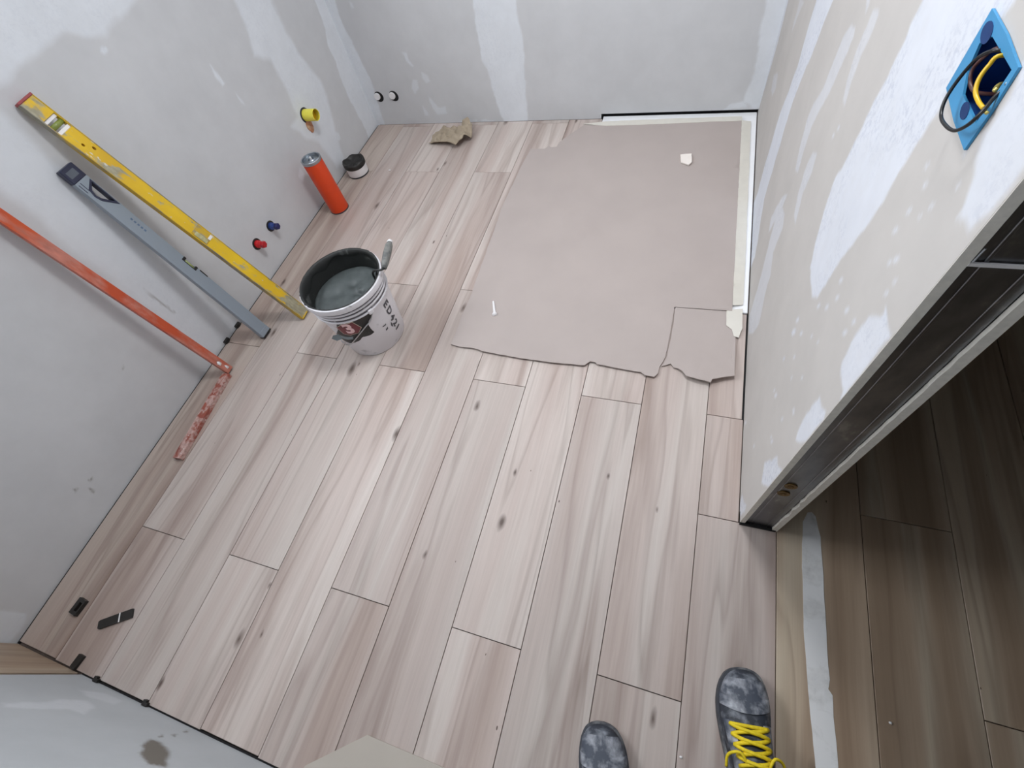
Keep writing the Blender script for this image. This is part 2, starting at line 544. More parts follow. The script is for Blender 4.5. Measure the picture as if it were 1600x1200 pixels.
PLASTER_RIGHT=[
 (0.85,0.006,[(2.566, -0.063), (2.417, 0.07), (2.383, 0.209), (2.36, 0.341), (2.371, 0.466), (2.321, 0.561), (4.173, -0.075), (4.208, -0.634)]),
 (1.0,0.004,[(1.715, 0.77), (1.735, 0.706), (1.74, 0.635), (1.723, 0.549), (1.752, 0.449), (1.786, 0.357), (1.78, 0.263), (1.782, 0.16), (1.763, 0.067), (1.812, -0.064), (1.422, -0.011), (1.408, 0.067), (1.585, 0.174), (1.592, 0.271), (1.599, 0.36), (1.617, 0.454), (1.606, 0.526), (1.576, 0.602), (1.537, 0.683), (1.519, 0.748), (1.501, 0.794), (1.465, 0.856)]),
 (0.55,0.004,[(1.238, 0.853), (1.194, 0.864), (1.182, 0.85), (1.19, 0.815), (1.205, 0.771), (1.208, 0.743), (1.223, 0.707), (1.247, 0.662), (1.261, 0.601), (1.242, 0.553), (1.229, 0.522), (1.267, 0.508), (1.307, 0.546), (1.337, 0.597), (1.328, 0.643), (1.278, 0.713), (1.281, 0.759), (1.267, 0.81)]),
 (0.5,0.004,[(1.115, 0.929), (1.08, 0.941), (1.07, 0.932), (1.07, 0.901), (1.074, 0.868), (1.07, 0.832), (1.057, 0.798), (1.083, 0.79), (1.106, 0.808), (1.118, 0.848), (1.12, 0.884)]),
 (0.5,0.004,[(1.181, 0.935), (1.156, 0.917), (1.159, 0.902), (1.214, 0.923)]),
 (0.55,0.004,[(1.158, 0.629), (1.115, 0.645), (1.1, 0.616), (1.107, 0.559), (1.08, 0.525), (1.063, 0.5), (1.103, 0.487), (1.148, 0.528), (1.168, 0.577)]),
 (0.45,0.003,[(2.22, 0.282), (2.102, 0.328), (2.049, 0.304), (2.097, 0.25), (2.176, 0.238)]),
 (0.4,0.003,[(2.06, 0.583), (1.955, 0.615), (2.011, 0.549), (2.039, 0.496), (2.065, 0.517)]),
 (0.97,0.006,[(0.877, 1.051), (0.886, 1.023), (0.889, 0.998), (0.884, 0.976), (0.888, 0.947), (0.889, 0.923), (0.898, 0.9), (0.897, 0.873), (0.897, 0.837), (0.903, 0.786), (0.918, 0.73), (0.913, 0.69), (0.891, 0.654), (0.863, 0.612), (0.828, 0.583), (0.738, 0.594), (0.714, 0.626), (0.712, 0.649), (0.71, 0.688), (0.694, 0.766), (0.679, 0.842), (0.67, 0.906), (0.667, 0.968), (0.658, 1.019), (0.654, 1.042), (0.653, 1.074), (0.648, 1.101), (0.639, 1.12), (0.643, 1.134)]),
 (0.85,0.008,[(0.559, 1.114), (0.552, 1.096), (0.538, 1.075), (0.539, 1.053), (0.53, 1.037), (0.515, 1.022), (0.502, 1.006), (0.495, 0.992), (0.492, 0.987), (0.477, 0.999), (0.461, 1.005), (0.456, 1.028), (0.452, 1.064), (0.441, 1.095)]),
 (0.5,0.006,[(0.499, 1.086), (0.501, 1.055), (0.498, 1.027), (0.508, 1.044), (0.511, 1.071), (0.517, 1.092)]),
 (0.9,0.005,[(0.5, 0.841), (0.492, 0.833), (0.496, 0.82), (0.519, 0.796), (0.525, 0.772), (0.522, 0.75), (0.514, 0.729), (0.502, 0.703), (0.484, 0.693), (0.461, 0.697), (0.441, 0.667), (0.443, 0.704), (0.447, 0.769), (0.452, 0.849), (0.467, 0.84)]),
 (0.9,0.005,[(0.506, 0.609), (0.504, 0.581), (0.503, 0.534), (0.492, 0.491), (0.475, 0.475), (0.456, 0.504), (0.45, 0.545), (0.446, 0.614), (0.461, 0.63), (0.478, 0.612)]),
 (0.9,0.004,[(0.494, 0.36), (0.507, 0.316), (0.519, 0.256), (0.495, 0.241), (0.476, 0.231), (0.447, 0.288), (0.447, 0.357), (0.447, 0.393), (0.473, 0.365)]),
 (0.8,0.004,[(0.525, 0.024), (0.471, 0.078), (0.456, 0.051), (0.463, -0.003), (0.499, -0.01)]),
 (0.6,0.006,[(1.309, 0.363), (1.206, 0.413), (1.169, 0.389), (1.174, 0.302), (1.107, 0.278), (1.095, 0.224), (1.026, 0.156), (1.045, 0.066), (1.105, 0.006), (1.175, 0.023), (1.201, 0.123), (1.24, 0.199), (1.278, 0.27)]),
 (0.6,0.004,[(1.256, 0.448), (1.263, 0.389), (1.286, 0.325), (1.328, 0.238), (1.362, 0.273), (1.322, 0.376)]),
]
SPECKS_RIGHT=[(0.59, 0.92, 0.0055, 2.23),(0.559, 0.937, 0.003, 2.21),(0.55, 0.959, 0.0046, 2.22),(0.593, 0.887, 0.0061, 2.2),(0.548, 0.879, 0.0069, 2.14),(0.558, 0.864, 0.0049, 2.14),(0.663, 0.721, 0.0069, 2.15),(0.519, 0.869, 0.0045, 2.09),(0.519, 0.847, 0.0048, 2.07),(0.641, 0.702, 0.007, 2.12),(0.693, 0.621, 0.0075, 2.12),(0.658, 0.658, 0.0078, 2.11),(0.587, 0.733, 0.0079, 2.08),(0.548, 0.752, 0.0064, 2.04),(0.756, 0.502, 0.0098, 2.11),(0.743, 0.476, 0.0134, 2.09),(0.702, 0.524, 0.0075, 2.08),(0.652, 0.58, 0.0052, 2.06),(0.616, 0.61, 0.0047, 2.04),(0.552, 0.72, 0.0077, 2.03),(0.72, 0.406, 0.0075, 2.04),(0.674, 0.478, 0.0064, 2.03),(0.593, 0.522, 0.0055, 1.98),(0.633, 0.459, 0.0048, 1.99),(0.658, 0.342, 0.0098, 1.97),(0.568, 0.392, 0.0068, 1.91),(0.542, 0.469, 0.0058, 1.91),(0.564, 0.308, 0.0058, 1.88),(0.55, 0.314, 0.0076, 1.87),(0.616, 0.142, 0.0077, 1.88),(0.679, 0.33, 0.0061, 1.98),(0.747, 0.026, 0.0096, 1.94),(0.549, 0.469, 0.0058, 1.92),(0.281, 0.877, 0.0012, 1.7),(1.034, 0.761, 0.006, 2.47),(1.048, 0.737, 0.0063, 2.46),(0.553, 1.021, 0.0035, 2.29),(0.613, 0.966, 0.0041, 2.31),(0.591, 0.956, 0.004, 2.27),(0.527, 1.002, 0.0031, 2.23),]
PLASTER_NEAR=[
 (0.6,0.012,[(-1.067, 0.254), (-1.086, 0.187), (-1.059, 0.136), (-1.017, 0.141), (-0.976, 0.196), (-1.015, 0.21), (-1.025, 0.266), (-1.055, 0.345), (-1.078, 0.332)]),
 (0.5,0.012,[(-1.146, 0.094), (-1.104, 0.047), (-1.051, 0.039), (-1.032, 0.083), (-1.086, 0.109)]),
]
DIRT_NEAR=[
 (0.9,0.01,[(-0.771, 0.205), (-0.795, 0.153), (-0.771, 0.145), (-0.706, 0.19), (-0.652, 0.242), (-0.681, 0.268), (-0.734, 0.243)]),
 (0.9,0.004,[(-0.805, 0.132), (-0.811, 0.107), (-0.798, 0.123)]),
 (0.9,0.004,[(-0.802, 0.091), (-0.805, 0.072), (-0.792, 0.09)]),
 (0.9,0.004,[(-0.815, 0.043), (-0.818, 0.018), (-0.804, 0.038)]),
]

# ------------------------------------------------------------------ the room shell
_rng = np.random.default_rng(5)
_lat = _rng.random((64, 64))
def vnoise(u, v, s):
    x, y = u * s + 100, v * s + 100
    xi, yi = np.floor(x).astype(int), np.floor(y).astype(int)
    fx, fy = x - xi, y - yi
    fx, fy = fx * fx * (3 - 2 * fx), fy * fy * (3 - 2 * fy)
    g = lambda i, j: _lat[i % 64, j % 64]
    return ((g(xi, yi) * (1 - fx) + g(xi + 1, yi) * fx) * (1 - fy) + (g(xi, yi + 1) * (1 - fx) + g(xi + 1, yi + 1) * fx) * fy) - 0.5

def poly_mask(u, v, poly, feather):
    P = np.array(poly)
    Q = np.roll(P, -1, axis=0)
    ins = np.zeros(u.shape, bool)
    dist = np.full(u.shape, 1e9)
    for (x1, y1), (x2, y2) in zip(P, Q):
        if y1 != y2:
            c = ((y1 > v) != (y2 > v)) & (u < (x2 - x1) * (v - y1) / (y2 - y1) + x1)
            ins ^= c
        dx, dy = x2 - x1, y2 - y1
        L = dx * dx + dy * dy + 1e-12
        tt = np.clip(((u - x1) * dx + (v - y1) * dy) / L, 0, 1)
        dist = np.minimum(dist, np.hypot(u - x1 - tt * dx, v - y1 - tt * dy))
    sd = np.where(ins, dist, -dist)
    return np.clip(0.5 + sd / feather, 0, 1)

def accumulate(u, v, polys):
    out = np.zeros(u.shape)
    du = u + 0.010 * vnoise(u, v, 22) + 0.005 * vnoise(u, v, 70)
    dv = v + 0.016 * vnoise(v, u, 18) + 0.006 * vnoise(v, u, 60)
    for w, fe, poly in polys:
        P = np.array(poly); m = fe + 0.02
        sel = (u > P[:, 0].min() - m) & (u < P[:, 0].max() + m) & (v > P[:, 1].min() - m) & (v < P[:, 1].max() + m)
        if not sel.any():
            continue
        small = (P.max(0) - P.min(0)).max() < 0.06
        uu, vv = (u[sel], v[sel]) if small else (du[sel], dv[sel])
        out[sel] = np.maximum(out[sel], w * poly_mask(uu, vv, poly, max(fe, 0.006)))
    return out

def wall_grid(name, axis, const, u0, u1, v0, v1, step, plaster, dirt, mat, holes=(), extra=()):
    """axis 'x': plane x=const with u=y, v=z ; axis 'y': plane y=const with u=x, v=z. extra: plain rectangles in the same plane"""
    nu, nv = int(round((u1 - u0) / step)), int(round((v1 - v0) / step))
    uu, vv = np.meshgrid(np.linspace(u0, u1, nu + 1), np.linspace(v0, v1, nv + 1))
    uu, vv = uu.ravel(), vv.ravel()
    idx = np.arange((nu + 1) * (nv + 1)).reshape(nv + 1, nu + 1)
    a, b, c, d = idx[:-1, :-1].ravel(), idx[:-1, 1:].ravel(), idx[1:, 1:].ravel(), idx[1:, :-1].ravel()
    faces = np.stack([a, b, c, d], 1)
    cu, cv = uu[faces].mean(1), vv[faces].mean(1)
    keep = np.ones(len(faces), bool)
    for (h0, h1, g0, g1) in holes:
        keep &= ~((cu > h0) & (cu < h1) & (cv > g0) & (cv < g1))
    faces = faces[keep]
    pl, di = accumulate(uu, vv, plaster), accumulate(uu, vv, dirt)
    for (e0, e1, f0, f1) in extra:
        k = len(uu)
        mu, mv = max(1, int((e1 - e0) / 0.02)), max(1, int((f1 - f0) / 0.025))
        gu, gv = np.meshgrid(np.linspace(e0, e1, mu + 1), np.linspace(f0, f1, mv + 1))
        gu, gv = gu.ravel(), gv.ravel()
        gi = k + np.arange((mu + 1) * (mv + 1)).reshape(mv + 1, mu + 1)
        gf = np.stack([gi[:-1, :-1].ravel(), gi[:-1, 1:].ravel(), gi[1:, 1:].ravel(), gi[1:, :-1].ravel()], 1)
        pl = np.concatenate([pl, accumulate(gu, gv, plaster)]); di = np.concatenate([di, np.zeros(len(gu))])
        uu = np.concatenate([uu, gu]); vv = np.concatenate([vv, gv])
        faces = np.concatenate([faces, gf])
    co = np.zeros((len(uu), 3))
    if axis == 'x':
        co[:, 0], co[:, 1], co[:, 2] = const, uu, vv
    else:
        co[:, 0], co[:, 1], co[:, 2] = uu, const, vv
    me = bpy.data.meshes.new(name)
    me.vertices.add(len(co)); me.vertices.foreach_set('co', co.ravel())
    me.loops.add(faces.size); me.loops.foreach_set('vertex_index', faces.ravel().astype(np.int32))
    me.polygons.add(len(faces))
    me.polygons.foreach_set('loop_start', np.arange(0, faces.size, 4, dtype=np.int32))
    me.update(calc_edges=True)
    for nm, arr in (('plaster', pl), ('dirt', di)):
        at = me.attributes.new(nm, 'FLOAT', 'POINT')
        at.data.foreach_set('value', arr.astype(np.float32))
    o = link(name, me, mat)
    o['kind'] = 'structure'
    return o

def tall(u0, u1, v0, w=0.9, v1=None):      # board joints run on up to the ceiling
    return (w, 0.012, [(u0, v0), (u1, v0), (u1, v1 or H + .05), (u0, v1 or H + .05)])
PLASTER_LEFT += [tall(1.87, 2.08, 0.84, 0.85), tall(2.35, 2.46, 0.70), tall(0.66, 0.86, 0.98, 0.7)]
PLASTER_FAR += [tall(-1.62, -1.50, 0.68), tall(-0.81, -0.605, 0.60), tall(0.40, 0.54, 0.48, 0.8)]
PLASTER_RIGHT += [tall(2.32, 2.45, 0.52), tall(1.47, 1.60, 0.84), tall(0.645, 0.88, 1.11)]
EBOX = (0.556, 0.664, 1.026, 1.102)      # opening for the blue electrical box: y0, y1, z0, z1
SPK = []
for (y, z, r, a) in SPECKS_RIGHT:
    SPK.append((0.8, 0.003, [(y + r * math.cos(k) * math.cos(a) * 1.3 - 0.6 * r * math.sin(k) * math.sin(a),
                               z + r * math.cos(k) * math.sin(a) * 1.3 + 0.6 * r * math.sin(k) * math.cos(a)) for k in (0, 1, 2, 3, 4, 5.2)]))
wall_left = wall_grid('wall_left', 'x', XL, YN - 0.02, YF + 0.02, 0.004, 1.15, 0.006, PLASTER_LEFT, DIRT_LEFT, M['paper'],
    extra=[(YN - 0.02, YF + 0.02, 1.15, WIN[2]), (YN - 0.02, WIN[0], WIN[2], WIN[3]), (WIN[1], YF + 0.02, WIN[2], WIN[3]), (YN - 0.02, YF + 0.02, WIN[3], H), (YN - 0.02, YF + 0.02, -0.05, 0.004)])
wall_far = wall_grid('wall_far', 'y', YF, XL - 0.01, XR + 0.01, 0.0, 0.72, 0.006, PLASTER_FAR, [], M['paper'],
    holes=[(-0.226, XR + 0.02, -0.01, 0.024)], extra=[(XL - 0.01, XR + 0.01, 0.72, H)])
wall_right = wall_grid('wall_right', 'x', XR, YJ, YF + 0.02, 0.0, 1.16, 0.005, PLASTER_RIGHT + SPK, [], M['paper_right'],
    holes=[EBOX], extra=[(YJ, YF + 0.02, 1.16, H)])
wall_near = wall_grid('wall_near', 'y', YN, -1.276, XH, 0.0, 0.6, 0.008, PLASTER_NEAR, DIRT_NEAR, M['paper_near'],
    extra=[(-1.276, XH, 0.6, H), (-1.276, XH, -0.05, 0.0)])
# return of the near wall and the recessed piece behind the upright tile
pd_obj('wall_return', [(-1.276, YN, -0.05), (-1.276, YN - 0.04, -0.05), (-1.276, YN - 0.04, H), (-1.276, YN, H),
                       (XL - .01, YN - 0.04, -0.05), (XL - .01, YN - 0.04, H)], [(0, 1, 2, 3), (1, 4, 5, 2)], M['paint'], wall_near)
# slot under the far wall beside the shower tray
box('corner_gap_shade', (-1.2875, -1.2765, YN - 0.03, YN - 0.003, 0.0, 1.2), M['gap'], wall_near)  # solid near-black strip, shade between tile and wall put into its colour
box('slot_back', (-0.23, XR, YF + 0.024, YF + 0.03, -0.02, 0.05), M['gap'], wall_far)
box('slot_side', (-0.232, -0.226, YF, YF + 0.03, -0.02, 0.024), M['gap'], wall_far)
box('slot_lip', (-0.226, XR, YF + 0.0005, YF + 0.0125, 0.025, 0.03), M['gap'], wall_far)

# partition end: two plasterboard sheets on a metal stud
box('drywall_edge', (XR + 0.0003, XR + 0.0125, YJ - 0.001, YJ + 0.05, 0.004, H), M['core'], wall_right)
bm = bmesh.new()
rr = random.Random(4)
z = 0.002
pts = []
while z < 1.3:
    pts.append((XH - 0.0125 - rr.uniform(0, .0015) + (0.004 * math.exp(-((z - 0.2) / 0.15) ** 2)) * rr.uniform(-.5, 1), z)); z += 0.02
pts.append((XH - 0.0125, H))
outer = pts + [(XH, H), (XH, 0.002)]
add_prism(bm, outer, [], YJ - 0.004, YF + 0.02, 'y')
hall_board = bm_obj('hall_side_board', bm, M['core'], wall_right)
bm = bmesh.new()
x0, x1 = XR + 0.0125, XH - 0.0135
add_box(bm, x0, x1, YJ + 0.003, YJ + 0.0042, 0.006, H)                      # web
add_box(bm, x0, x0 + 0.0012, YJ + 0.003, YJ + 0.05, 0.006, H)
add_box(bm, x1 - 0.0012, x1, YJ + 0.003, YJ + 0.05, 0.006, H)
for xa in (x0 + 0.012, x1 - 0.016):                                        # stiffening ribs
    add_box(bm, xa, xa + 0.004, YJ + 0.0015, YJ + 0.0032, 0.006, H, bevel=0.0008)
bm_obj('metal_stud', bm, M['metal'], wall_right)
box('sill_seal', (XR, XH - 0.004, YJ - 0.006, YJ + 0.03, -0.002, 0.008), M['gap'], wall_right)
box('strap', (x0 + 0.0, x1, YJ - 0.0015, YJ + 0.0012, 0.9690, 0.9730), M['white_plastic'], wall_right)  # metal strap; the light caught on it is put into its white colour
bm = bmesh.new()
add_tube(bm, [(x0 + 0.002, YJ, 0.974), (x0 + 0.003, YJ, 0.992)], 0.0012, 6)
bm_obj('clip', bm, M['steel'], wall_right)
for (sx, sz) in ((0.544, 0.267), (0.545, 0.315)):
    bm = bmesh.new()
    n = 20
    add_lathe(bm, [(0.0, 0.0), (0.004, 0.0008), (0.0085, 0.0008), (0.0125, 0.0014), (0.0130, 0.0004), (0.0130, -0.0015)], n)
    for w in (Matrix.Rotation(0.4, 3, 'Z'), Matrix.Rotation(0.4 + math.pi / 2, 3, 'Z')):
        vs_ = add_box(bm, -0.006, 0.006, -0.001, 0.001, 0.0005, 0.0022)
        for v_ in vs_:
            v_.co = w @ v_.co
    o = bm_obj('screw_head', bm, M['screw'], wall_right)
    o.rotation_euler = (math.pi / 2, 0, 0); o.location = (sx, YJ + 0.0012, sz)

# doorway header, ceiling, the hall
def quad(name, pts, mat, parent=None):
    o = pd_obj(name, pts, [tuple(range(len(pts)))], mat, parent)
    if parent is None:
        o['kind'] = 'structure'
    return o
o = box('wall_header', (XR, XH, YN, YJ, 2.12, H), M['paint']); o['kind'] = 'structure'
quad('ceiling', [(XL - .2, HY0, H), (HX1, HY0, H), (HX1, HY1, H), (XL - .2, HY1, H)], M['paint'])
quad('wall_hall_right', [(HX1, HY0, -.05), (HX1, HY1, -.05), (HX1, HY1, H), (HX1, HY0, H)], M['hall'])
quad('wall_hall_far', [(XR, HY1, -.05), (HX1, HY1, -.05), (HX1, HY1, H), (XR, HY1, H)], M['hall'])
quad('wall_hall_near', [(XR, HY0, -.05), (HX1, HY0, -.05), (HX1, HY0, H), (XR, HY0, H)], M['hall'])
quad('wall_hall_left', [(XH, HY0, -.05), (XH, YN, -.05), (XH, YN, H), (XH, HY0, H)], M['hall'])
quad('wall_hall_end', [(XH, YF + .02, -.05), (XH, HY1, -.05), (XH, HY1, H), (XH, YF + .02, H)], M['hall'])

# window opening in the left wall (above the frame of view)
win = empty('window_1', (XL, (WIN[0] + WIN[1]) / 2, WIN[2])); win['kind'] = 'structure'
wy = (WIN[1] - WIN[0]) / 2; wz = WIN[3] - WIN[2]
bm = bmesh.new()
add_prism(bm, [(-wy, 0), (wy, 0), (wy, wz), (-wy, wz)], [[(-wy + .045, .045), (wy - .045, .045), (wy - .045, wz - .045), (-wy + .045, wz - .045)]], -0.12, -0.07, 'z')
for v_ in bm.verts:
    v_.co = Vector((v_.co.z, v_.co.x, v_.co.y))
bm_obj('window_frame', bm, M['white_plastic'], win)
bm = bmesh.new()
for (a, b, c, d) in ((-wy, wy, -.004, 0), (-wy, wy, wz, wz + .004)):
    add_box(bm, -0.13, 0.0, a, b, c, d)
for (a, b) in ((-wy - .004, -wy), (wy, wy + .004)):
    add_box(bm, -0.13, 0.0, a, b, 0, wz)
bm_obj('reveal', bm, M['paint'], win)

# ------------------------------------------------------------------ floor of single wood-look tiles
bm = bmesh.new()
add_box(bm, XL - .2, HX1, HY0, HY1, -0.06, -0.0095)
floor = bm_obj('floor', bm, M['sub']); floor['kind'] = 'structure'
W, L, G = 0.2, 1.2, 0.00095
_pl = {}
def plank(x0, x1, y0, y1, mat):
    if x1 - x0 < 0.01 or y1 - y0 < 0.01:
        return
    w, l = round(x1 - x0 - 2 * G, 4), round(y1 - y0 - 2 * G, 4)
    key = (w, l, mat.name)
    if key not in _pl:
        bm = bmesh.new()
        add_box(bm, -w / 2, w / 2, -l / 2, l / 2, -0.009, 0.0, bevel=0.0006)
        bmesh.ops.recalc_face_normals(bm, faces=bm.faces)
        me = bpy.data.meshes.new('plank'); bm.to_mesh(me); bm.free()
        me.materials.append(mat)
        _pl[key] = me
    o = bpy.data.objects.new('plank', _pl[key])
    C.objects.link(o)
    o.parent = floor
    o.location = ((x0 + x1) / 2, (y0 + y1) / 2, R.uniform(-0.0003, 0.0))
def row(xa, xb, joints, ymin, ymax, mat):
    js = sorted(j for j in joints if ymin < j < ymax)
    ys = [ymin] + js + [ymax]
    for a, b in zip(ys, ys[1:]):
        plank(xa, xb, a, b, mat)
TX0, TY0 = -0.224, 1.192                       # corner of the shower tray
for i in range(-8, 3):
    xa, xb = i * W, (i + 1) * W
    off = 0.770 if i % 2 == 0 else -0.012
    js = [off + k * L for k in range(-2, 4)]
    ymin, ymax = YN + 0.004, YF - 0.003
    if i == -8:
        xa = XL + 0.0065
    if i == 2:                                  # row cut by the partition
        row(xa, XR - 0.005, [], 0.770, TY0 - 0.002, M['wood'])
        row(xa, XR - 0.0015, [], YJ, 0.770, M['wood'])
        row(xa, xb, js, HY0, YJ, M['wood'])
        continue
    if xa >= TX0 - 0.03:
        if xa < TX0:
            pass
        row(xa, xb, js, ymin, TY0 - 0.002, M['wood'])
    elif xb > TX0:
        row(xa, xb, js, ymin, TY0 - 0.002, M['wood'])
        row(xa, TX0 - 0.002, js, TY0 - 0.002, ymax, M['wood'])
    else:
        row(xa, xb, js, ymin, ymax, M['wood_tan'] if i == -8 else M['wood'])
for dm in ((XL, XL + 0.0065, YN, YF, -0.0094, -0.003), (-1.276, XR, YN, YN + 0.004, -0.0094, -0.003), (XR - 0.005, XR, 0.77, TY0, -0.0094, -0.002)):
    box('open_joint', dm, M['gap'], floor)
for i, off in ((3, 0.76), (4, 0.537), (5, 0.132), (6, 0.75), (7, 0.4), (8, 0.1)):
    js = [off + k * L for k in range(-3, 4)]
    row(i * W, min((i + 1) * W, HX1), js, HY0, HY1, M['wood_hall'])

# added fill lamp, an unseen round fixture above the frame of view
LAMP = (0.05, 1.25, H)
lamp = empty('fill_lamp', LAMP)
tag(lamp, 'unseen round white lamp added on the ceiling to brighten the room', 'lamp')
lathe('housing', [(0.0, -0.001), (0.21, -0.001), (0.215, -0.01), (0.215, -0.045), (0.205, -0.05), (0.20, -0.046)], M['white_plastic'], lamp, 48)
t = NT('lamp_diffuser'); t.col((0.9, 0.9, 0.9)); t.b.inputs['Emission Color'].default_value = (0.96, 0.98, 1, 1); t.b.inputs['Emission Strength'].default_value = 3.4
lathe('diffuser', [(0.20, -0.046), (0.12, -0.052), (0.0, -0.054)], t.m, lamp, 48)
lb = bpy.data.lights.new('fill_lamp_light', 'AREA')
lb.shape = 'DISK'; lb.size = 0.40; lb.energy = LAMP_W; lb.color = (0.95, 0.97, 1.0)
lbo = bpy.data.objects.new('fill_lamp_light', lb); C.objects.link(lbo)
lbo.parent = lamp; lbo.location = (0, 0, -0.06)

# ------------------------------------------------------------------ shower tray under cardboard
bm = bmesh.new()
add_box(bm, TX0 + 0.002, XR - 0.004, TY0, YF + 0.010, -0.0090, 0.006, bevel=0.003, seg=2)
top = max(bm.faces, key=lambda f: f.calc_center_median().z + f.calc_area())
r = bmesh.ops.inset_region(bm, faces=[top], thickness=0.055)
bmesh.ops.translate(bm, verts=top.verts, vec=(0, 0, -0.004))
tag(bm_obj('shower_tray', bm, M['tray']), 'flush white shower tray in the far right corner, mostly covered by cardboard', 'shower tray')

def h2(x, y, s=9.0, a=0.0015):
    return a * (math.sin(x * s + 1.3) * math.cos(y * s * 0.8 + .5) + 0.6 * math.sin(x * s * 2.3 + y * s * 1.7))
def zmain(x, y):
    k = min(1, max(0, (y - 1.165) / 0.05))
    k = k * k * (3 - 2 * k) if x > -0.26 else 0.35 * k
    return 0.0025 + 0.0050 * k + abs(h2(x, y)) + (0.004 * max(0, (0.93 - y) / 0.05))
main = [(-0.30, 2.362), (-0.345, 2.30), (-0.405, 2.205), (-0.412, 2.166), (-0.44, 2.163), (-0.455, 2.175), (-0.47, 2.15), (-0.545, 2.150), (-0.558, 1.98), (-0.566, 1.681), (-0.552, 1.42),
        (-0.541, 1.184), (-0.538, 0.904), (-0.50, 0.897), (-0.44, 0.898), (-0.40, 0.889), (-0.282, 0.882), (-0.12, 0.880), (-0.012, 0.886), (0.004, 0.906), (0.022, 0.905), (0.03, 0.897), (0.10, 0.892), (0.18, 0.889), (0.195, 0.878),
        (0.226, 0.876), (0.236, 0.893), (0.238, 0.921), (0.252, 0.965), (0.256, 1.06), (0.258, 1.1885), (0.452, 1.192), (0.446, 1.7), (0.440, 2.355)]
main = ragged(main, 0.014, 0.0012, 3, skip=(30, 31, 32))
o = sheet('floor_cardboard', main, zmain, M['card'], None, 0.022, 0.0035)
tag(o, 'large flat beige cardboard sheet laid over the white shower tray', 'cardboard')
def zloose(x, y):
    return 0.0030 + 0.016 * max(0, min(1, (0.99 - y) / 0.10)) * max(0, min(1, (x - 0.27) / 0.08)) + abs(h2(x, y, 14, .001))
loose = [(0.262, 1.187), (0.457, 1.191), (0.468, 1.10), (0.470, 0.914), (0.44, 0.905), (0.405, 0.890), (0.40, 0.876), (0.383, 0.880), (0.345, 0.886), (0.325, 0.892), (0.312, 0.912), (0.298, 0.922), (0.283, 0.925), (0.272, 0.940), (0.244, 0.925), (0.258, 0.968), (0.262, 1.06)]
o = sheet('cardboard_flap', ragged(loose, 0.012, 0.0012, 5, skip=(0, 1, 2)), zloose, M['card'], None, 0.016, 0.0035)
tag(o, 'small torn beige cardboard piece beside the right wall, its front edge curled up', 'cardboard')
def strip(name, pts, z, mat, seed, amp=0.0008):
    return sheet(name, ragged(pts, 0.02, amp, seed), lambda x, y: z(x, y), mat, None, 0.03, 0.0006)
o = strip('masking_tape', [(0.438, 2.350), (0.478, 2.350), (0.484, 1.75), (0.486, 1.225), (0.452, 1.215), (0.446, 1.7)], lambda x, y: 0.0115 + abs(h2(x, y)) if x < .456 else 0.0075, M['masking'], 2)
tag(o, 'pale masking tape strip holding the cardboard along the right wall', 'tape')
o = strip('masking_tape', [(-0.315, 2.352), (-0.20, 2.372), (0.10, 2.380), (0.438, 2.384), (0.44, 2.350), (0.10, 2.338), (-0.19, 2.332)], lambda x, y: 0.0112 + abs(h2(x, y)), M['masking'], 3)
tag(o, 'pale masking tape strip holding the cardboard along the far wall', 'tape')
o = strip('masking_tape', [(0.434, 1.196), (0.486, 1.206), (0.488, 1.12), (0.478, 1.078), (0.462, 1.082), (0.455, 1.11), (0.436, 1.125)], lambda x, y: 0.0082 + abs(h2(x, y, 30, .0012)), M['masking'], 4)
tag(o, 'short loose end of masking tape on the small torn cardboard piece', 'tape')

# crumpled scrap of cardboard by the far wall
def zscrap(x, y):
    u, v = (x + 1.03) / 0.14, (y - 2.28) / 0.12
    z = 0.052 * math.exp(-((u - 0.55) / 0.38) ** 2) * (0.75 + 0.25 * math.sin(9 * v)) + 0.030 * max(0, 1 - abs(u + 0.25) / 0.8) * (0.6 - 0.5 * v)
    z += 0.010 * math.sin(14 * u + 5 * v) * math.sin(6 * v - 2) + 0.010 * max(0, math.sin(5.5 * u + 9 * v))
    return max(0.002, z)
scrap = [(-1.150, 2.205), (-1.10, 2.198), (-1.076, 2.188), (-1.033, 2.195), (-0.985, 2.165), (-0.949, 2.170), (-0.93, 2.215), (-0.905, 2.235), (-0.912, 2.29), (-0.93, 2.345), (-0.965, 2.382), (-1.01, 2.34), (-1.059, 2.36), (-1.11, 2.354), (-1.155, 2.32)]
o = sheet('cardboard_scrap', ragged(scrap, 0.015, 0.003, 8), zscrap, M['card_brown'], None, 0.011, 0.003, smooth=False)
tag(o, 'crumpled brown cardboard scrap on the floor against the far wall', 'cardboard')

# beige board corner near the camera
prism_pts = [(-0.330, -0.300), (-0.118, -0.300), (0.03, -0.304), (0.03, -0.432), (-0.47, -0.432), (-0.462, -0.405)]
o = sheet('floor_board', prism_pts, lambda x, y: 0.001, plain('offcut_grey', srgb(178, 170, 160), 0.85, var=0.03, scale=6), None, 0.05, 0.003)
tag(o, 'flat grey-beige cardboard offcut at the bottom edge of the picture, left of the shoes', 'cardboard')

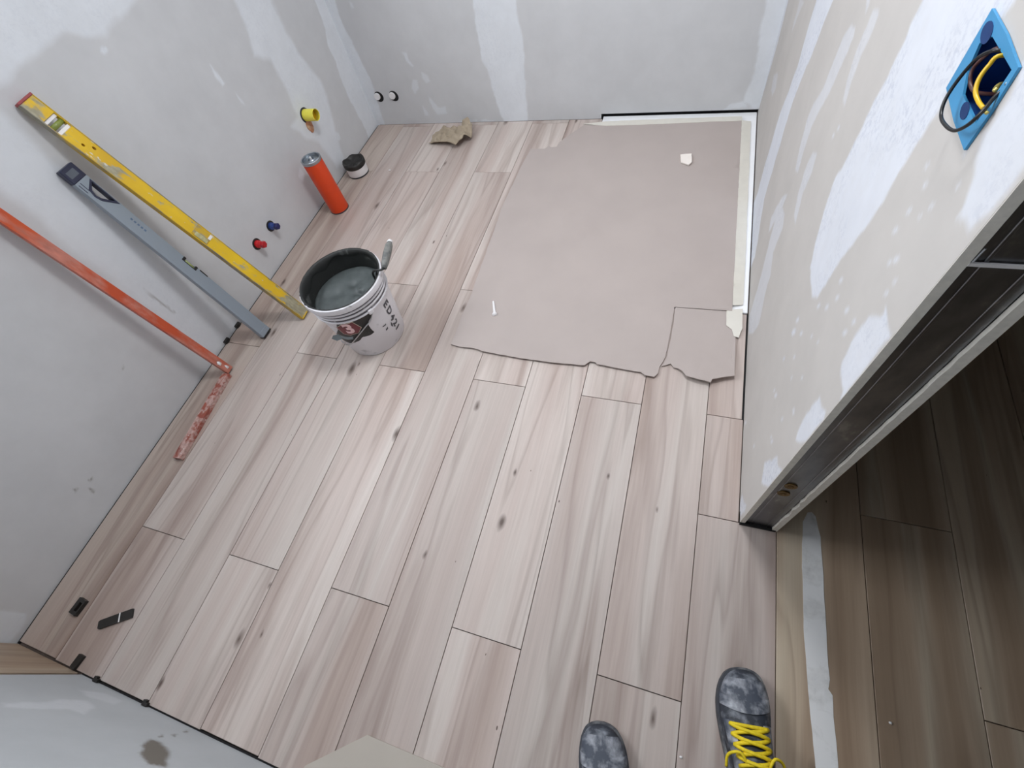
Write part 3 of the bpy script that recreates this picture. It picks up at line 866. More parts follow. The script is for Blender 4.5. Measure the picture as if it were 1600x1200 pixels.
# ------------------------------------------------------------------ bucket of mortar
BX, BY = -0.882, 0.920
RB, RT, BH = 0.1186, 0.1475, 0.313
M['bucket'] = stained('bucket_white', srgb(226, 224, 228), srgb(150, 148, 150), 0.30, 22, 0.45, 0.10)
M['mortar_wet'] = plain('wet_mortar', srgb(74, 80, 80), 0.5, var=0.16, scale=45, bump=0.25)
M['mortar_dark'] = stained('mortar_crust', srgb(34, 35, 34), srgb(84, 86, 84), 0.36, 14, 0.6, 0.05)
M['groove_dark'] = stained('groove_dark', srgb(96, 92, 96), srgb(190, 188, 192), 0.42, 18, 0.6, 0.08)
bk = empty('bucket', (BX, BY, 0))
tag(bk, 'white plastic bucket of grey mortar with a torn black label bearing a red 3', 'bucket')
rad = lambda z: RB + (RT - RB) * z / BH
prof = [(RB - .012, 0.004), (RB - 0.012, 0.0), (RB - 0.003, 0.0), (RB, 0.004), (rad(0.15), 0.15), (rad(0.232), 0.232)]
for zr, w in ((0.236, .007), (0.256, .006), (0.272, .006)):
    r0 = rad(zr)
    prof += [(r0, zr), (r0 + w, zr + 0.001), (r0 + w, zr + 0.005), (r0, zr + 0.007)]
prof += [(rad(0.286), 0.286), (RT + 0.006, 0.289), (RT + 0.008, 0.300), (RT + 0.006, BH - 0.002), (RT + 0.002, BH), (RT - 0.002, BH - 0.001)]
lathe('body', prof, M['bucket'], bk, 72)
lathe('inner_wall', [(RT - 0.002, BH - 0.001), (rad(0.29) - 0.0035, 0.29), (rad(0.01) - 0.0035, 0.01), (0.0, 0.01)], M['mortar_dark'], bk, 72)
for zr in (0.2445, 0.2635, 0.2805):
    r_ = rad(zr)
    lathe('groove_band', [(r_ + 0.0002, zr - 0.003), (r_ + 0.0016, zr - 0.002), (r_ + 0.0016, zr + 0.003), (r_ + 0.0002, zr + 0.004)], M['groove_dark'], bk, 72)  # darker mottled bands in the grooves between the rings
# crust of mortar along the rim
bm = bmesh.new()
rr = random.Random(12)
n = 96
ring = []
for i in range(n):
    a = 2 * math.pi * i / n
    far = max(0.0, 0.35 + 0.65 * math.cos(a - math.radians(150)))
    th = 0.0015 + 0.006 * far * rr.uniform(0.3, 1.0)
    hgt = 0.012 + 0.045 * far * (0.5 + 0.5 * math.sin(a * 5) * math.sin(a * 3 + 1))
    c, s = math.cos(a), math.sin(a)
    ring.append([bm.verts.new((r_ * c, r_ * s, z_)) for r_, z_ in ((RT + 0.0068 * min(1, far * 2.2) * rr.uniform(.6, 1.25), BH - 0.004 * far - 0.001), (RT + 0.002, BH + 0.0015 + 0.003 * far + rr.uniform(0, .001)), (RT - 0.004, BH), (rad(BH - hgt / 2) - 0.0035 - th, BH - hgt * 0.5), (rad(BH - hgt) - 0.0030, BH - hgt))])
for i in range(n):
    a, b = ring[i], ring[(i + 1) % n]
    for j in range(4):
        bm.faces.new((a[j], b[j], b[j + 1], a[j + 1]))
bm_obj('rim_crust', bm, M['mortar_dark'], bk, True)

# things printed on the bucket: curved skins just off its side
def on_side(a, z, off=0.0008):
    r_ = rad(z) + off
    return (r_ * math.cos(math.radians(a)), r_ * math.sin(math.radians(a)), z)
def skin(name, poly, mat, parent, off, step_a=2.0, step_z=0.006, amp=0.0):
    S = 0.0024   # metres per degree at this radius
    pf = [(a * S, z) for a, z in poly]
    if amp:
        pf = ragged(pf, 0.006, amp, 11)
    V = [Vector(p) for p in pf]
    n = len(V)
    xs = [p[0] for p in pf]; ys = [p[1] for p in pf]
    y = min(ys)
    while y < max(ys):
        x = min(xs)
        while x < max(xs):
            c = False
            for i in range(n):
                x1, y1 = pf[i]; x2, y2 = pf[(i + 1) % n]
                if (y1 > y) != (y2 > y) and x < (x2 - x1) * (y - y1) / (y2 - y1) + x1:
                    c = not c
            if c:
                V.append(Vector((x, y)))
            x += step_a * S
        y += step_z
    vo, eo, fo, *_ = delaunay_2d_cdt(V, [(i, (i + 1) % n) for i in range(n)], [list(range(n))], 1, 1e-7)
    return pd_obj(name, [on_side(p.x / S, p.y, off) for p in vo], fo, mat, parent, True)
M['label_black'] = stained('label_black', srgb(30, 31, 30), srgb(64, 66, 62), 0.35, 30, 0.4, 0.06)
M['label_red'] = plain('label_red', srgb(112, 40, 48), 0.4, var=0.15, scale=60)
M['label_pink'] = plain('label_pale', srgb(236, 200, 202), 0.4)
M['label_blue'] = plain('label_blue', srgb(120, 136, 142), 0.4)
M['label_line'] = plain('label_line', srgb(190, 176, 160), 0.4)
M['ink'] = plain('marker_ink', srgb(74, 74, 80), 0.5, var=0.3, scale=200)
lab = skin('label', [(-84, 0.236), (-72, 0.2345), (-46, 0.2345), (-29, 0.234), (-29.7, 0.213), (-37.7, 0.202), (-42.9, 0.186), (-42.7, 0.133), (-49.6, 0.129), (-62.6, 0.133), (-81.8, 0.105), (-96, 0.095), (-112, 0.10), (-122, 0.125), (-108, 0.15), (-95, 0.185)], M['label_black'], bk, 0.0006, amp=0.0016)
hexa = [(-90, 0.207), (-76, 0.229), (-61, 0.228), (-55, 0.187), (-64, 0.164), (-79, 0.158), (-88, 0.166)]
cx_, cz_ = -73, 0.195
skin('badge_border', [(cx_ + (a - cx_) * 1.07, cz_ + (z - cz_) * 1.07) for a, z in hexa], M['label_line'], lab, 0.0011)
skin('badge', hexa, M['label_red'], lab, 0.0015)
skin('stripe', [(-103, 0.146), (-77, 0.146), (-80, 0.128), (-107, 0.118)], M['label_blue'], lab, 0.0013)
def text_skin(name, body, size, a0, z0, mat, parent, off, vertical=False, bold=0.0, squeeze=1.0, spacing=1.0):
    cu = bpy.data.curves.new(name, 'FONT')
    cu.body = body; cu.size = size; cu.align_x = 'CENTER'; cu.align_y = 'CENTER'; cu.offset = bold
    cu.resolution_u = 3; cu.space_character = spacing
    to = bpy.data.objects.new('tmp', cu); C.objects.link(to)
    bpy.context.view_layer.update()
    me = bpy.data.meshes.new_from_object(to.evaluated_get(bpy.context.evaluated_depsgraph_get()))
    bpy.data.objects.remove(to)
    bm = bmesh.new(); bm.from_mesh(me)
    bmesh.ops.subdivide_edges(bm, edges=[e for e in bm.edges if e.calc_length() > size * .25], cuts=1)
    for v_ in bm.verts:
        x, y = v_.co.x * squeeze, v_.co.y
        da, dz = (x, y) if not vertical else (y, -x)
        r_ = rad(z0)
        v_.co = on_side(a0 + math.degrees(da / r_), z0 + dz, off)
    bm.to_mesh(me); bm.free()
    me.name = name
    return link(name, me, mat, parent)
text_skin('numeral', '3', 0.075, -72.5, 0.195, M['label_pink'], lab, 0.0020, bold=0.003)
text_skin('marker_writing', 'ED42I', 0.040, -1.0, 0.132, M['ink'], bk, 0.0010, vertical=True, bold=0.0014, squeeze=1.15, spacing=1.45)
for poly in ([(-27, .128), (-20, .125), (-19, .133), (-22, .130), (-26, .133)], [(-24, .108), (-19, .112), (-20, .102), (-25, .100)], [(-12, .10), (-9, .115), (-8, .10), (-10, .085)]):
    skin('smudge', poly, M['ink'], bk, 0.0010)
# torn corner of the label sticking out
pd_obj('label_flap', [on_side(-104, .150, .001), on_side(-108, .112, .001), on_side(-118, .10, .018), on_side(-121, .118, .026), on_side(-114, .142, .014)], [(0, 1, 2, 3, 4)], M['label_blue'], lab)
# bail handle hanging down in front, hinge ears
tube('bail', spline([on_side(-30, .228, .010), on_side(-38, .200, .006), on_side(-48, .187, .006), on_side(-63, .160, .006), on_side(-84, .114, .006), on_side(-97, .088, .006), on_side(-118, .075, .006), on_side(-142, .085, .006), on_side(-165, .12, .006), on_side(-190, .19, .006), on_side(-205, .228, .010)], 8), 0.0022, M['steel'], bk)
for a in (-30, -205):
    o = box('ear', (-0.005, 0.005, -0.010, 0.010, -0.010, 0.010), M['bucket'], bk, 0.004, 2)
    o.location = on_side(a, 0.238, 0.006); o.rotation_euler = (0, 0, math.radians(a))

# mortar in the bucket
bm = bmesh.new()
MZ = 0.236
rings, n = 26, 72
grid = []
rr = random.Random(2)
def mort(x, y):
    r_ = math.hypot(x, y)
    z = 0.003 * math.sin(x * 31 + 1) * math.cos(y * 27 + 2) + 0.0015 * math.sin(x * 63 + 2) * math.sin(y * 57 + 1)
    for (cx, cy, s, a) in ((0.03, 0.01, .016, -.010), (-0.01, 0.045, .014, -.008), (0.045, -0.02, .010, .007), (0.0, -0.03, .02, .004), (-.05, -.01, .02, -.005), (0.028, 0.022, .008, .009), (0.04, 0.012, .006, -.010)):
        z += a * math.exp(-((x - cx) ** 2 + (y - cy) ** 2) / s ** 2)
    return z
c0 = bm.verts.new((0, 0, MZ + mort(0, 0)))
prev = None
for k in range(1, rings + 1):
    rk = (rad(MZ) - 0.004) * k / rings
    cur = [bm.verts.new((rk * math.cos(2 * math.pi * i / n), rk * math.sin(2 * math.pi * i / n), MZ + mort(rk * math.cos(2 * math.pi * i / n), rk * math.sin(2 * math.pi * i / n)) * min(1, (rings - k) / 3 + .2))) for i in range(n)]
    for i in range(n):
        j = (i + 1) % n
        bm.faces.new((c0, cur[i], cur[j]) if prev is None else (prev[i], cur[i], cur[j], prev[j]))
    prev = cur
low = [bm.verts.new((v_.co.x * 0.985, v_.co.y * 0.985, 0.06)) for v_ in prev]
low = [bm.verts.new(((rad(0.02) - 0.005) * math.cos(2 * math.pi * i / n), (rad(0.02) - 0.005) * math.sin(2 * math.pi * i / n), 0.02)) for i in range(n)]
for i in range(n):
    j = (i + 1) % n
    bm.faces.new((prev[i], low[i], low[j], prev[j]))
bm.faces.new(low)
o = bm_obj('mortar', bm, M['mortar_wet'], None, True)
o.location = (BX, BY, 0)
tag(o, 'wet grey mortar filling the white bucket', 'mortar')

# trowel stuck in the bucket, handle over the rim
M['grip'] = stained('trowel_grip', srgb(120, 120, 116), srgb(90, 92, 92), 0.45, 40, 0.6, 0.08)
tr = empty('trowel', (-0.735, 0.985, 0.325))
tag(tr, 'mortar-caked trowel hooked over the bucket rim, grey handle pointing out', 'trowel')
bm = bmesh.new()
P = [Vector((-0.716, 0.972, 0.326)), Vector((-0.720, 0.99, 0.330)), Vector((-0.728, 1.03, 0.334)), Vector((-0.736, 1.07, 0.338)), Vector((-0.739, 1.085, 0.339))]
add_tube(bm, [p - tr.location for p in P], [0.009, 0.0125, 0.0145, 0.0135, 0.008], 14)
bm_obj('handle', bm, M['grip'], tr, True)
bm = bmesh.new()
add_tube(bm, [Vector((-0.739, 1.084, 0.339)) - tr.location, Vector((-0.7405, 1.093, 0.3395)) - tr.location], [0.0105, 0.0085], 14)
bm_obj('end_cap', bm, M['white_plastic'], tr, True)
tube('neck', spline([p - tr.location for p in (Vector((-0.716, 0.974, 0.326)), Vector((-0.722, 0.958, 0.331)), Vector((-0.745, 0.955, 0.330)), Vector((-0.768, 0.962, 0.305)), Vector((-0.775, 0.965, 0.272)))], 5), 0.004, M['mortar_dark'], tr)
bm = bmesh.new()
add_prism(bm, [(-0.030, 0.06), (0.030, 0.06), (0.025, 0.02), (0.0, 0.012), (-0.025, 0.02)], [], -0.001, 0.001, 'y')
o = bm_obj('blade', bm, M['mortar_dark'], tr)
o.location = Vector((-0.772, 0.963, 0.235)) - tr.location
o.rotation_euler = (0.15, 0, math.radians(115))

# ------------------------------------------------------------------ levels leaning on the left wall
M['yellow'] = stained('level_yellow', srgb(226, 188, 22), srgb(158, 152, 128), 0.42, 16, 0.45, 0.04, c2=srgb(206, 164, 24), stretch=(1.6, 1.6, 0.7), low=(0.05, 0.2, 0.22), fleck=srgb(205, 200, 190))
M['yellow_edge'] = stained('level_edge', srgb(196, 160, 40), srgb(140, 136, 120), 0.5, 18, 0.5, 0.06, stretch=(1, 1, 0.5))
M['cap_red'] = plain('end_cap_red', srgb(150, 70, 72), 0.6)
M['vial'] = plain('vial_green', srgb(128, 140, 70), 0.15, var=0.1)
M['alu'] = stained('level_grey_blue', srgb(140, 150, 160), srgb(160, 166, 172), 0.30, 10, 0.42, 0.15, stretch=(1, 1, 0.4))
M['navy'] = plain('navy_plastic', srgb(38, 42, 66), 0.45, var=0.12)
M['cap_dark'] = plain('dark_cap', srgb(40, 44, 52), 0.45, var=0.12)
M['vial_lime'] = plain('vial_lime', srgb(172, 186, 120), 0.15, var=0.05)

mtx, LN = frame((-1.268, 0.962, 0.006), (XL + 0.016, 0.914, 0.962), (0, -1, 0))
ly = empty('spirit_level', mat4=mtx)
tag(ly, 'worn yellow spirit level, the longest, leaning on the left wall behind the bucket', 'spirit level')
w, d = 0.025, 0.011
va, vb = LN - 0.105, LN - 0.060
add = lambda *a, **k: box(*a, **k)
bm = bmesh.new()
add_prism(bm, [(-w, 0.004), (w, 0.004), (w, LN - 0.006), (-w, LN - 0.006)],
          [[(-w + .003, va), (w - .003, va), (w - .003, vb), (-w + .003, vb)],
           [(0.004 + 0.004 * math.cos(k), LN - 0.150 + 0.005 * math.sin(k)) for k in np.arange(0, 6.2, 0.79)],
           [(-0.010 + 0.004 * math.cos(k), LN - 0.172 + 0.006 * math.sin(k)) for k in np.arange(0, 6.2, 0.79)]], -d + .002, d - .002, 'y')
bm_obj('body', bm, M['yellow'], ly)
for s in (-1, 1):
    box('edge_flange', (s * w - .0015, s * w + .0015, -d, d, 0.004, LN - 0.006), M['yellow_edge'], ly, 0.0008)
box('end_cap', (-w - .002, w + .002, -d - .001, d + .001, LN - 0.007, LN), M['cap_red'], ly, 0.0015)
box('end_cap', (-w - .002, w + .002, -d - .001, d + .001, 0.0, 0.006), M['yellow_edge'], ly, 0.0015)
vh = box('vial_holder', (-w + .003, w - .003, -d + .006, d - .006, va, va + .010), M['white_plastic'], ly, 0.001)
box('vial_holder', (-w + .003, w - .003, -d + .006, d - .006, vb - .010, vb), M['white_plastic'], ly, 0.001)
tube('vial', [(-w + .004, 0, (va + vb) / 2), (w - .004, 0, (va + vb) / 2)], 0.0075, M['vial'], ly, 14)

vm_ = LN * 0.475
mv = box('vial_holder', (-w + .004, w - .004, d - .0025, d - .0005, vm_ - .030, vm_ + .030), M['yellow_edge'], ly, 0.001)
box('vial_frame', (0.004, w - .005, d - .001, d + .0008, vm_ - .026, vm_ + .020), plain('vial_smoke', srgb(176, 172, 130), 0.3, var=0.25, scale=90), mv, 0.0005)
box('vial_frame', (-w + .006, 0.000, d - .001, d + .0008, vm_ - .030, vm_ - .020), M['white_plastic'], mv, 0.0005)

mtx, LN = frame((-1.402, 0.837, 0.006), (XL + 0.016, 0.846, 0.795), (0, -1, 0))
lg = empty('spirit_level', mat4=mtx)
tag(lg, 'grey-blue spirit level with a navy grip hole, leaning between the yellow and red tools', 'spirit level')
def hole_poly(k=0.0):      # slanting grip hole beside the +y edge (local -x)
    return [(-0.0215 + k * .6, LN - 0.058 - k * 1.3), (0.008 - k, LN - 0.076 - k), (0.0135 - k, LN - 0.097), (0.0085 - k, LN - 0.115 + k), (-0.0215 + k * .6, LN - 0.150 + k * 2.2)]
bm = bmesh.new()
nz0, nz1 = LN * 0.46, LN * 0.46 + 0.040     # notch of the middle vial in the +y edge
add_prism(bm, [(-w, 0.03), (w, 0.03), (w, LN - 0.045), (-w, LN - 0.045), (-w, nz1), (-w + .013, nz1), (-w + .013, nz0), (-w, nz0)], [hole_poly()], -d, d, 'y')
bm_obj('body', bm, M['alu'], lg)
bm = bmesh.new()
add_prism(bm, hole_poly(-0.0012), [hole_poly(0.0048)], -d - .0012, d + .0012, 'y')
bm_obj('grip_frame', bm, M['navy'], lg)
bm = bmesh.new()
add_box(bm, -w - .001, w + .001, -d - .001, d + .001, LN - 0.045, LN, bevel=0.002)
ec = bm_obj('end_cap', bm, M['navy'], lg)
box('end_cap_plate', (-w + .012, w - .008, -d - .0016, -d - .0008, LN - 0.030, LN - 0.006), M['cap_dark'], ec)
box('end_cap_plate', (-w + .012, w - .008, d + .0008, d + .0016, LN - 0.032, LN - 0.012), plain('cap_grey', srgb(86, 92, 102), 0.5), ec)
ec = box('end_cap', (-w - .001, w + .001, -d - .001, d + .001, 0, 0.03), M['alu'], lg, 0.002)
box('end_cap_plate', (-w - .0012, w + .0012, -d - .0012, d + .0012, -0.001, 0.006), M['black'], ec)
bm = bmesh.new()
add_box(bm, -w - .0015, -w + .014, -d - .0012, d + .0012, nz0 - 0.009, nz0, bevel=0.001)
add_box(bm, -w - .0015, -w + .014, -d - .0012, d + .0012, nz1, nz1 + 0.010, bevel=0.001)
add_box(bm, -w + .0118, -w + .0142, -d - .0012, d + .0012, nz0, nz1)
bm_obj('vial_bracket', bm, M['black'], lg)
tube('vial', [(-w + .006, 0, nz0), (-w + .006, 0, nz1)], 0.0055, M['vial_lime'], lg, 12)
box('slot', (-w - .0008, -w + .003, d - .002, d + .0012, nz0 - 0.052, nz0 - 0.018), M['black'], lg)
for (a, b) in ((LN - .062, 0.010), (LN - .064, 0.019)):
    box('mark', (b - .001, b + .001, d - .001, d + .0005, a - .016, a + .012), M['navy'], lg)
for k in range(5):
    box('mark', (-0.010, -0.004, d - .001, d + .0004, LN - 0.205 - k * .012, LN - 0.198 - k * .012), plain('print_blue', srgb(92, 112, 138), 0.5) if k == 0 else bpy.data.materials['print_blue'], lg)

# red builder's square: long arm up the wall, short arm on the floor
M['red'] = stained('square_red', srgb(198, 84, 40), srgb(190, 120, 104), 0.50, 15, 0.5, 0.07, c2=srgb(178, 66, 42), stretch=(1, 1, 0.35), low=(0.0, 0.12, 0.16))
M['red_caked'] = stained('square_red_caked', srgb(160, 84, 68), srgb(188, 156, 148), 0.53, 26, 0.75, 0.06, c2=srgb(132, 72, 62), fleck=srgb(222, 214, 210))
sq = empty('builders_square', (-1.465, 0.635, 0))
tag(sq, "orange-red builder's square, one arm up the left wall, mortar-caked arm on the floor", 'square')
mtx, LN = frame((-1.463, 0.634, 0.008), (XL + 0.014, 0.600, 1.02), (0, -1, 0))
def arm(name, mtx, LN, wid, dep, mat):
    bm = bmesh.new()
    t_ = 0.002
    add_prism(bm, [(-wid, -dep), (wid, -dep), (wid, dep), (-wid, dep)], [[(-wid + t_, -dep + t_), (wid - t_, -dep + t_), (wid - t_, dep - t_), (-wid + t_, dep - t_)]], 0, LN, 'z')
    o = bm_obj(name, bm, mat, sq)
    o.matrix_local = Matrix.Translation(-sq.location) @ mtx
    return o
a1 = arm('long_arm', mtx, LN, 0.0165, 0.009, M['red'])
box('end_plug', (-0.0145, 0.0145, -0.007, 0.007, 0.004, 0.02), M['black'], a1)
m2, L2 = frame((-1.456, 0.612, 0.0095), (-1.424, 0.236, 0.0095), (1, 0, 0))
a2 = arm('short_arm', m2, L2, 0.0175, 0.009, M['red_caked'])
rr = random.Random(9)
for k in range(9):
    bm = bmesh.new()
    bmesh.ops.create_icosphere(bm, subdivisions=1, radius=1)
    for v_ in bm.verts:
        v_.co = Vector((v_.co.x * 0.007, v_.co.y * 0.0022, v_.co.z * 0.012)) * rr.uniform(0.45, 1.3)
    arm_, zz = (a2, rr.uniform(0.05, L2 - .03)) if k < 7 else (a1, (0.02, 0.055)[k - 7])
    o = bm_obj('mortar_lump', bm, M['white_plastic'] if k in (1, 4, 7, 8) else M['red_caked'], arm_, True)
    o.location = (rr.uniform(-.012, .012), -0.009 if k < 7 else 0.009, zz)

# ------------------------------------------------------------------ orange can, pot with black lid
M['orange'] = plain('can_orange', srgb(208, 62, 12), 0.42, var=0.06, scale=12)
M['tin'] = plain('tin', srgb(170, 176, 182), 0.3, 1.0, var=0.1)
cn = empty('foam_can', (-1.458, 1.660, 0))
tag(cn, 'tall orange-red foam can with a silver top standing by the left wall', 'can')
r0, hc = 0.0475, 0.286
lathe('can_body', [(r0 - .004, 0.0), (r0, 0.004), (r0, hc - 0.020), (r0 - .0015, hc - 0.016)], M['orange'], cn, 40, cap=False)
lathe('base_rim', [(r0 - .002, 0.0), (r0 + .0015, 0.001), (r0 + .0015, 0.005), (r0, 0.006)], M['cap_dark'], cn, 40)
lathe('top_dome', [(r0 - .0015, hc - 0.018), (r0 + .001, hc - 0.014), (r0 + .0015, hc - 0.002), (r0 - .001, hc), (r0 - .005, hc - .002), (r0 - .0065, hc - .014), (0.018, hc - .010), (0.014, hc - .006), (0.0135, hc - .012), (0.0, hc - .013)], M['tin'], cn, 40)
lathe('valve', [(0.005, hc - .013), (0.005, hc + .004), (0.003, hc + .005), (0, hc + .005)], M['white_plastic'], cn, 16)
M['fleck'] = M['white_plastic']
pt = empty('plastic_pot', (-1.487, 1.955, 0))
tag(pt, 'small white plastic pot with a battered black lid near the far left corner', 'pot')
lathe('pot_body', [(0.0, 0.001), (0.050, 0.001), (0.054, 0.003), (0.056, 0.008), (0.057, 0.056), (0.055, 0.058)], M['white_plastic'], pt, 40)
bm = bmesh.new()
n = 40
rr = random.Random(3)
prof = [(0.0585, 0.050), (0.0605, 0.052), (0.0605, 0.074), (0.057, 0.078), (0.051, 0.077), (0.049, 0.066), (0.0, 0.064)]
rings = add_lathe(bm, prof, n)
for k, rg in enumerate(rings[:6]):
    for i, v_ in enumerate(rg):
        a = 2 * math.pi * i / n
        f = 1 + 0.02 * math.sin(3 * a + 1) + (0.10 if abs(a - 3.1) < .18 and k in (1, 2, 3) else 0)
        v_.co.x *= f; v_.co.y *= f
        v_.co.z += 0.003 * math.sin(2 * a) + (0.004 * math.sin(5 * a + k) if k > 2 else 0)
bm_obj('lid', bm, M['black'], pt, True)
lathe('foot', [(0.0545, 0.0), (0.0565, 0.001), (0.0565, 0.007), (0.055, 0.008)], M['cap_dark'], pt, 40)

# ------------------------------------------------------------------ pipe stubs
def stub(name, label, cat, loc, axis, parts, group=None):
    e = empty(name, loc)
    e.rotation_euler = axis
    tag(e, label, cat, group)
    for nm, prof, mat, n in parts:
        lathe(nm, prof, mat, e, n)
    return e
AX = (0, math.radians(90), 0)       # local z -> +x
M['pipe_yellow'] = plain('pipe_yellow', srgb(238, 228, 84), 0.4, var=0.03)
M['pipe_ochre'] = plain('pipe_inside', srgb(200, 160, 20), 0.5, var=0.05)
M['copper'] = stained('copper_brown', srgb(176, 120, 88), srgb(206, 172, 140), 0.45, 30, 0.6, 0.1)
stub('drain_pipe', 'yellow pipe stub sticking out of the left wall above the orange can', 'pipe', (XL, 1.902, 0.352), AX,
     [('pipe', [(0.0265, -0.01), (0.0265, 0.066), (0.0255, 0.067), (0.0245, 0.066), (0.0245, 0.045)], M['pipe_yellow'], 32), ('bore', [(0.0245, 0.060), (0.0245, 0.040), (0.0, 0.040)], M['pipe_ochre'], 32),
      ('collar', [(0.0265, 0.003), (0.0325, 0.003), (0.034, 0.0)], M['cap_dark'], 32)])
bm = bmesh.new()
n = 22
rr = random.Random(5)
add_prism(bm, [(0.021 * math.cos(2 * math.pi * i / n) * rr.uniform(.9, 1.1), 0.032 * math.sin(2 * math.pi * i / n) * rr.uniform(.85, 1.1)) for i in range(n)], [], 0, 0.004, 'z')
for v_ in bm.verts:
    v_.co = Vector((v_.co.z, v_.co.x, v_.co.y))
o = bm_obj('plug_patch', bm, M['copper'])
o.location = (XL, 1.893, 0.306)
tag(o, 'brown filler patch on the left wall just below the yellow pipe stub', 'patch')
def water(name, label, loc, c, dark, s=1.0):
    e = empty(name, loc); e.rotation_euler = AX
    tag(e, label, 'pipe plug')
    lathe('plug_body', [(0.014 * s, -0.005), (0.014 * s, 0.014), (0.0115 * s, 0.016), (0.0115 * s, 0.030), (0.010 * s, 0.031)], c, e, 24)
    bm = bmesh.new()
    add_lathe(bm, [(0.0125 * s, 0.031), (0.0135 * s, 0.032), (0.0125 * s, 0.044), (0.010 * s, 0.046)], 6, cap=True)
    bm_obj('plug_head', bm, dark, e)
    lathe('hole_ring', [(0.0135 * s, 0.0022), (0.0200 * s, 0.0022), (0.021 * s, 0.0)], M['black'], e, 24)
    return e
M['plug_red'] = plain('plug_red', srgb(206, 34, 40), 0.35, var=0.06)
M['plug_red2'] = plain('plug_red_head', srgb(176, 16, 30), 0.35, var=0.06)
M['plug_blue'] = plain('plug_blue', srgb(40, 66, 132), 0.35, var=0.06)
M['plug_blue2'] = plain('plug_blue_head', srgb(22, 26, 84), 0.35, var=0.06)
e = water('water_plug', 'red plug on the hot water pipe in the left wall', (XL, 1.215, 0.155), M['plug_red'], M['plug_red2'], 1.25)
water('water_plug', 'blue plug on the cold water pipe in the left wall', (XL, 1.336, 0.155), M['plug_blue'], M['plug_blue2'], 1.2)
for x, lab_ in ((-1.500, 'white pipe end in a dark hole in the far wall, nearest the left corner'), (-1.402, 'white pipe end in a dark hole in the far wall, farther from the corner')):
    e = empty('pipe_end', (x, YF, 0.160)); e.rotation_euler = (math.radians(90), 0, 0)
    tag(e, lab_, 'pipe')
    lathe('hole_ring', [(0.0, 0.0008), (0.0275, 0.0014), (0.0285, 0.0)], M['gap'], e, 28)
    o = lathe('pipe', [(0.0185, 0.0), (0.0185, 0.0085), (0.0165, 0.010), (0.0, 0.0085)], M['white_plastic'], e, 28)
    o.location = (-0.0075, 0.004, 0)

# ------------------------------------------------------------------ blue electrical box in the right wall
M['eblue'] = plain('box_blue', srgb(62, 142, 190), 0.45, var=0.06, scale=20)
M['edark'] = plain('box_inside', srgb(24, 72, 140), 0.5, var=0.1)
M['enavy'] = plain('box_recess', srgb(12, 52, 104), 0.8, var=0.1)
M['wire_black'] = plain('wire_black', srgb(22, 22, 24), 0.35)
M['wire_yellow'] = plain('wire_yellow', srgb(222, 180, 30), 0.35)
M['wire_brown'] = plain('wire_brown', srgb(86, 52, 48), 0.4)
M['copper_end'] = plain('wire_copper', srgb(206, 190, 110), 0.3, 0.6)
y0, y1, z0, z1 = EBOX
eb = empty('electrical_box', (XR, (y0 + y1) / 2, (z0 + z1) / 2))
tag(eb, 'blue flush electrical box with loose wires high on the right wall', 'electrical box')
hy, hz, D = (y1 - y0) / 2 - .001, (z1 - z0) / 2 - .001, 0.048
bm = bmesh.new()
def sw(bm):
    for v_ in bm.verts:
        v_.co = Vector((v_.co.z, v_.co.x, v_.co.y))
add_prism(bm, [(-hy, -hz), (hy, -hz), (hy, hz), (-hy, hz)], [[(-hy + .002, -hz + .002), (hy - .002, -hz + .002), (hy - .002, hz - .002), (-hy + .002, hz - .002)]], -0.001, D, 'z')
add_prism(bm, [(-hy, -hz), (hy, -hz), (hy, hz), (-hy, hz)], [], D, D + .002, 'z')
sw(bm)
bm_obj('housing', bm, M['edark'], eb)
bm = bmesh.new()
ou = [(-hy - .004, -hz - .002), (0.0, -hz - .004), (hy + .006, -hz - .001), (hy + .005, hz * .2), (hy + .004, hz + .002), (0.0, hz + .004), (-hy - .003, hz + .002), (-hy - .006, 0.0)]
ins = [(-hy + .006, -hz + .020), (hy - .040, -hz + .016), (hy - .020, -hz + .030), (hy - .012, hz - .022), (hy - .03, hz - .008), (-hy + .005, hz - .004)]
add_prism(bm, ou, [list(ins)], -0.003, -0.0005, 'z')
sw(bm)
bm_obj('flange', bm, M['eblue'], eb)
for (yy, zz, r_) in ((0.038, 0.026, .011), (-0.012, -0.024, .009)):
    bm = bmesh.new()
    add_prism(bm, [(yy + r_ * math.cos(k) * 1.2, zz + r_ * math.sin(k) * .8) for k in np.arange(0, 6.2, .4)], [], -0.0036, -0.0029, 'z')
    sw(bm)
    bm_obj('knockout', bm, M['enavy'], eb)
def wire(name, pts, r_, mat):
    P = [Vector((x, y, z)) - eb.location for x, y, z in pts]
    return tube(name, spline(P, 6), r_, mat, eb, 8)
wire('wire', [(0.530, 0.600, 1.090), (0.505, 0.603, 1.094), (0.499, 0.610, 1.090), (0.496, 0.620, 1.078), (0.492, 0.622, 1.058), (0.489, 0.617, 1.041), (0.488, 0.604, 1.032), (0.488, 0.583, 1.034), (0.490, 0.563, 1.040), (0.493, 0.552, 1.052), (0.497, 0.550, 1.066), (0.506, 0.560, 1.080), (0.53, 0.575, 1.085)], 0.0018, M['wire_black'])
w2 = wire('wire', [(0.530, 0.600, 1.088), (0.503, 0.594, 1.094), (0.498, 0.592, 1.087), (0.495, 0.588, 1.077), (0.495, 0.580, 1.069), (0.497, 0.568, 1.066), (0.499, 0.556, 1.066)], 0.0020, M['wire_yellow'])
wire('wire', [(0.53, 0.612, 1.088), (0.506, 0.612, 1.092), (0.503, 0.622, 1.080), (0.502, 0.628, 1.066), (0.503, 0.620, 1.057), (0.508, 0.606, 1.054), (0.53, 0.60, 1.054)], 0.0018, M['wire_brown'])
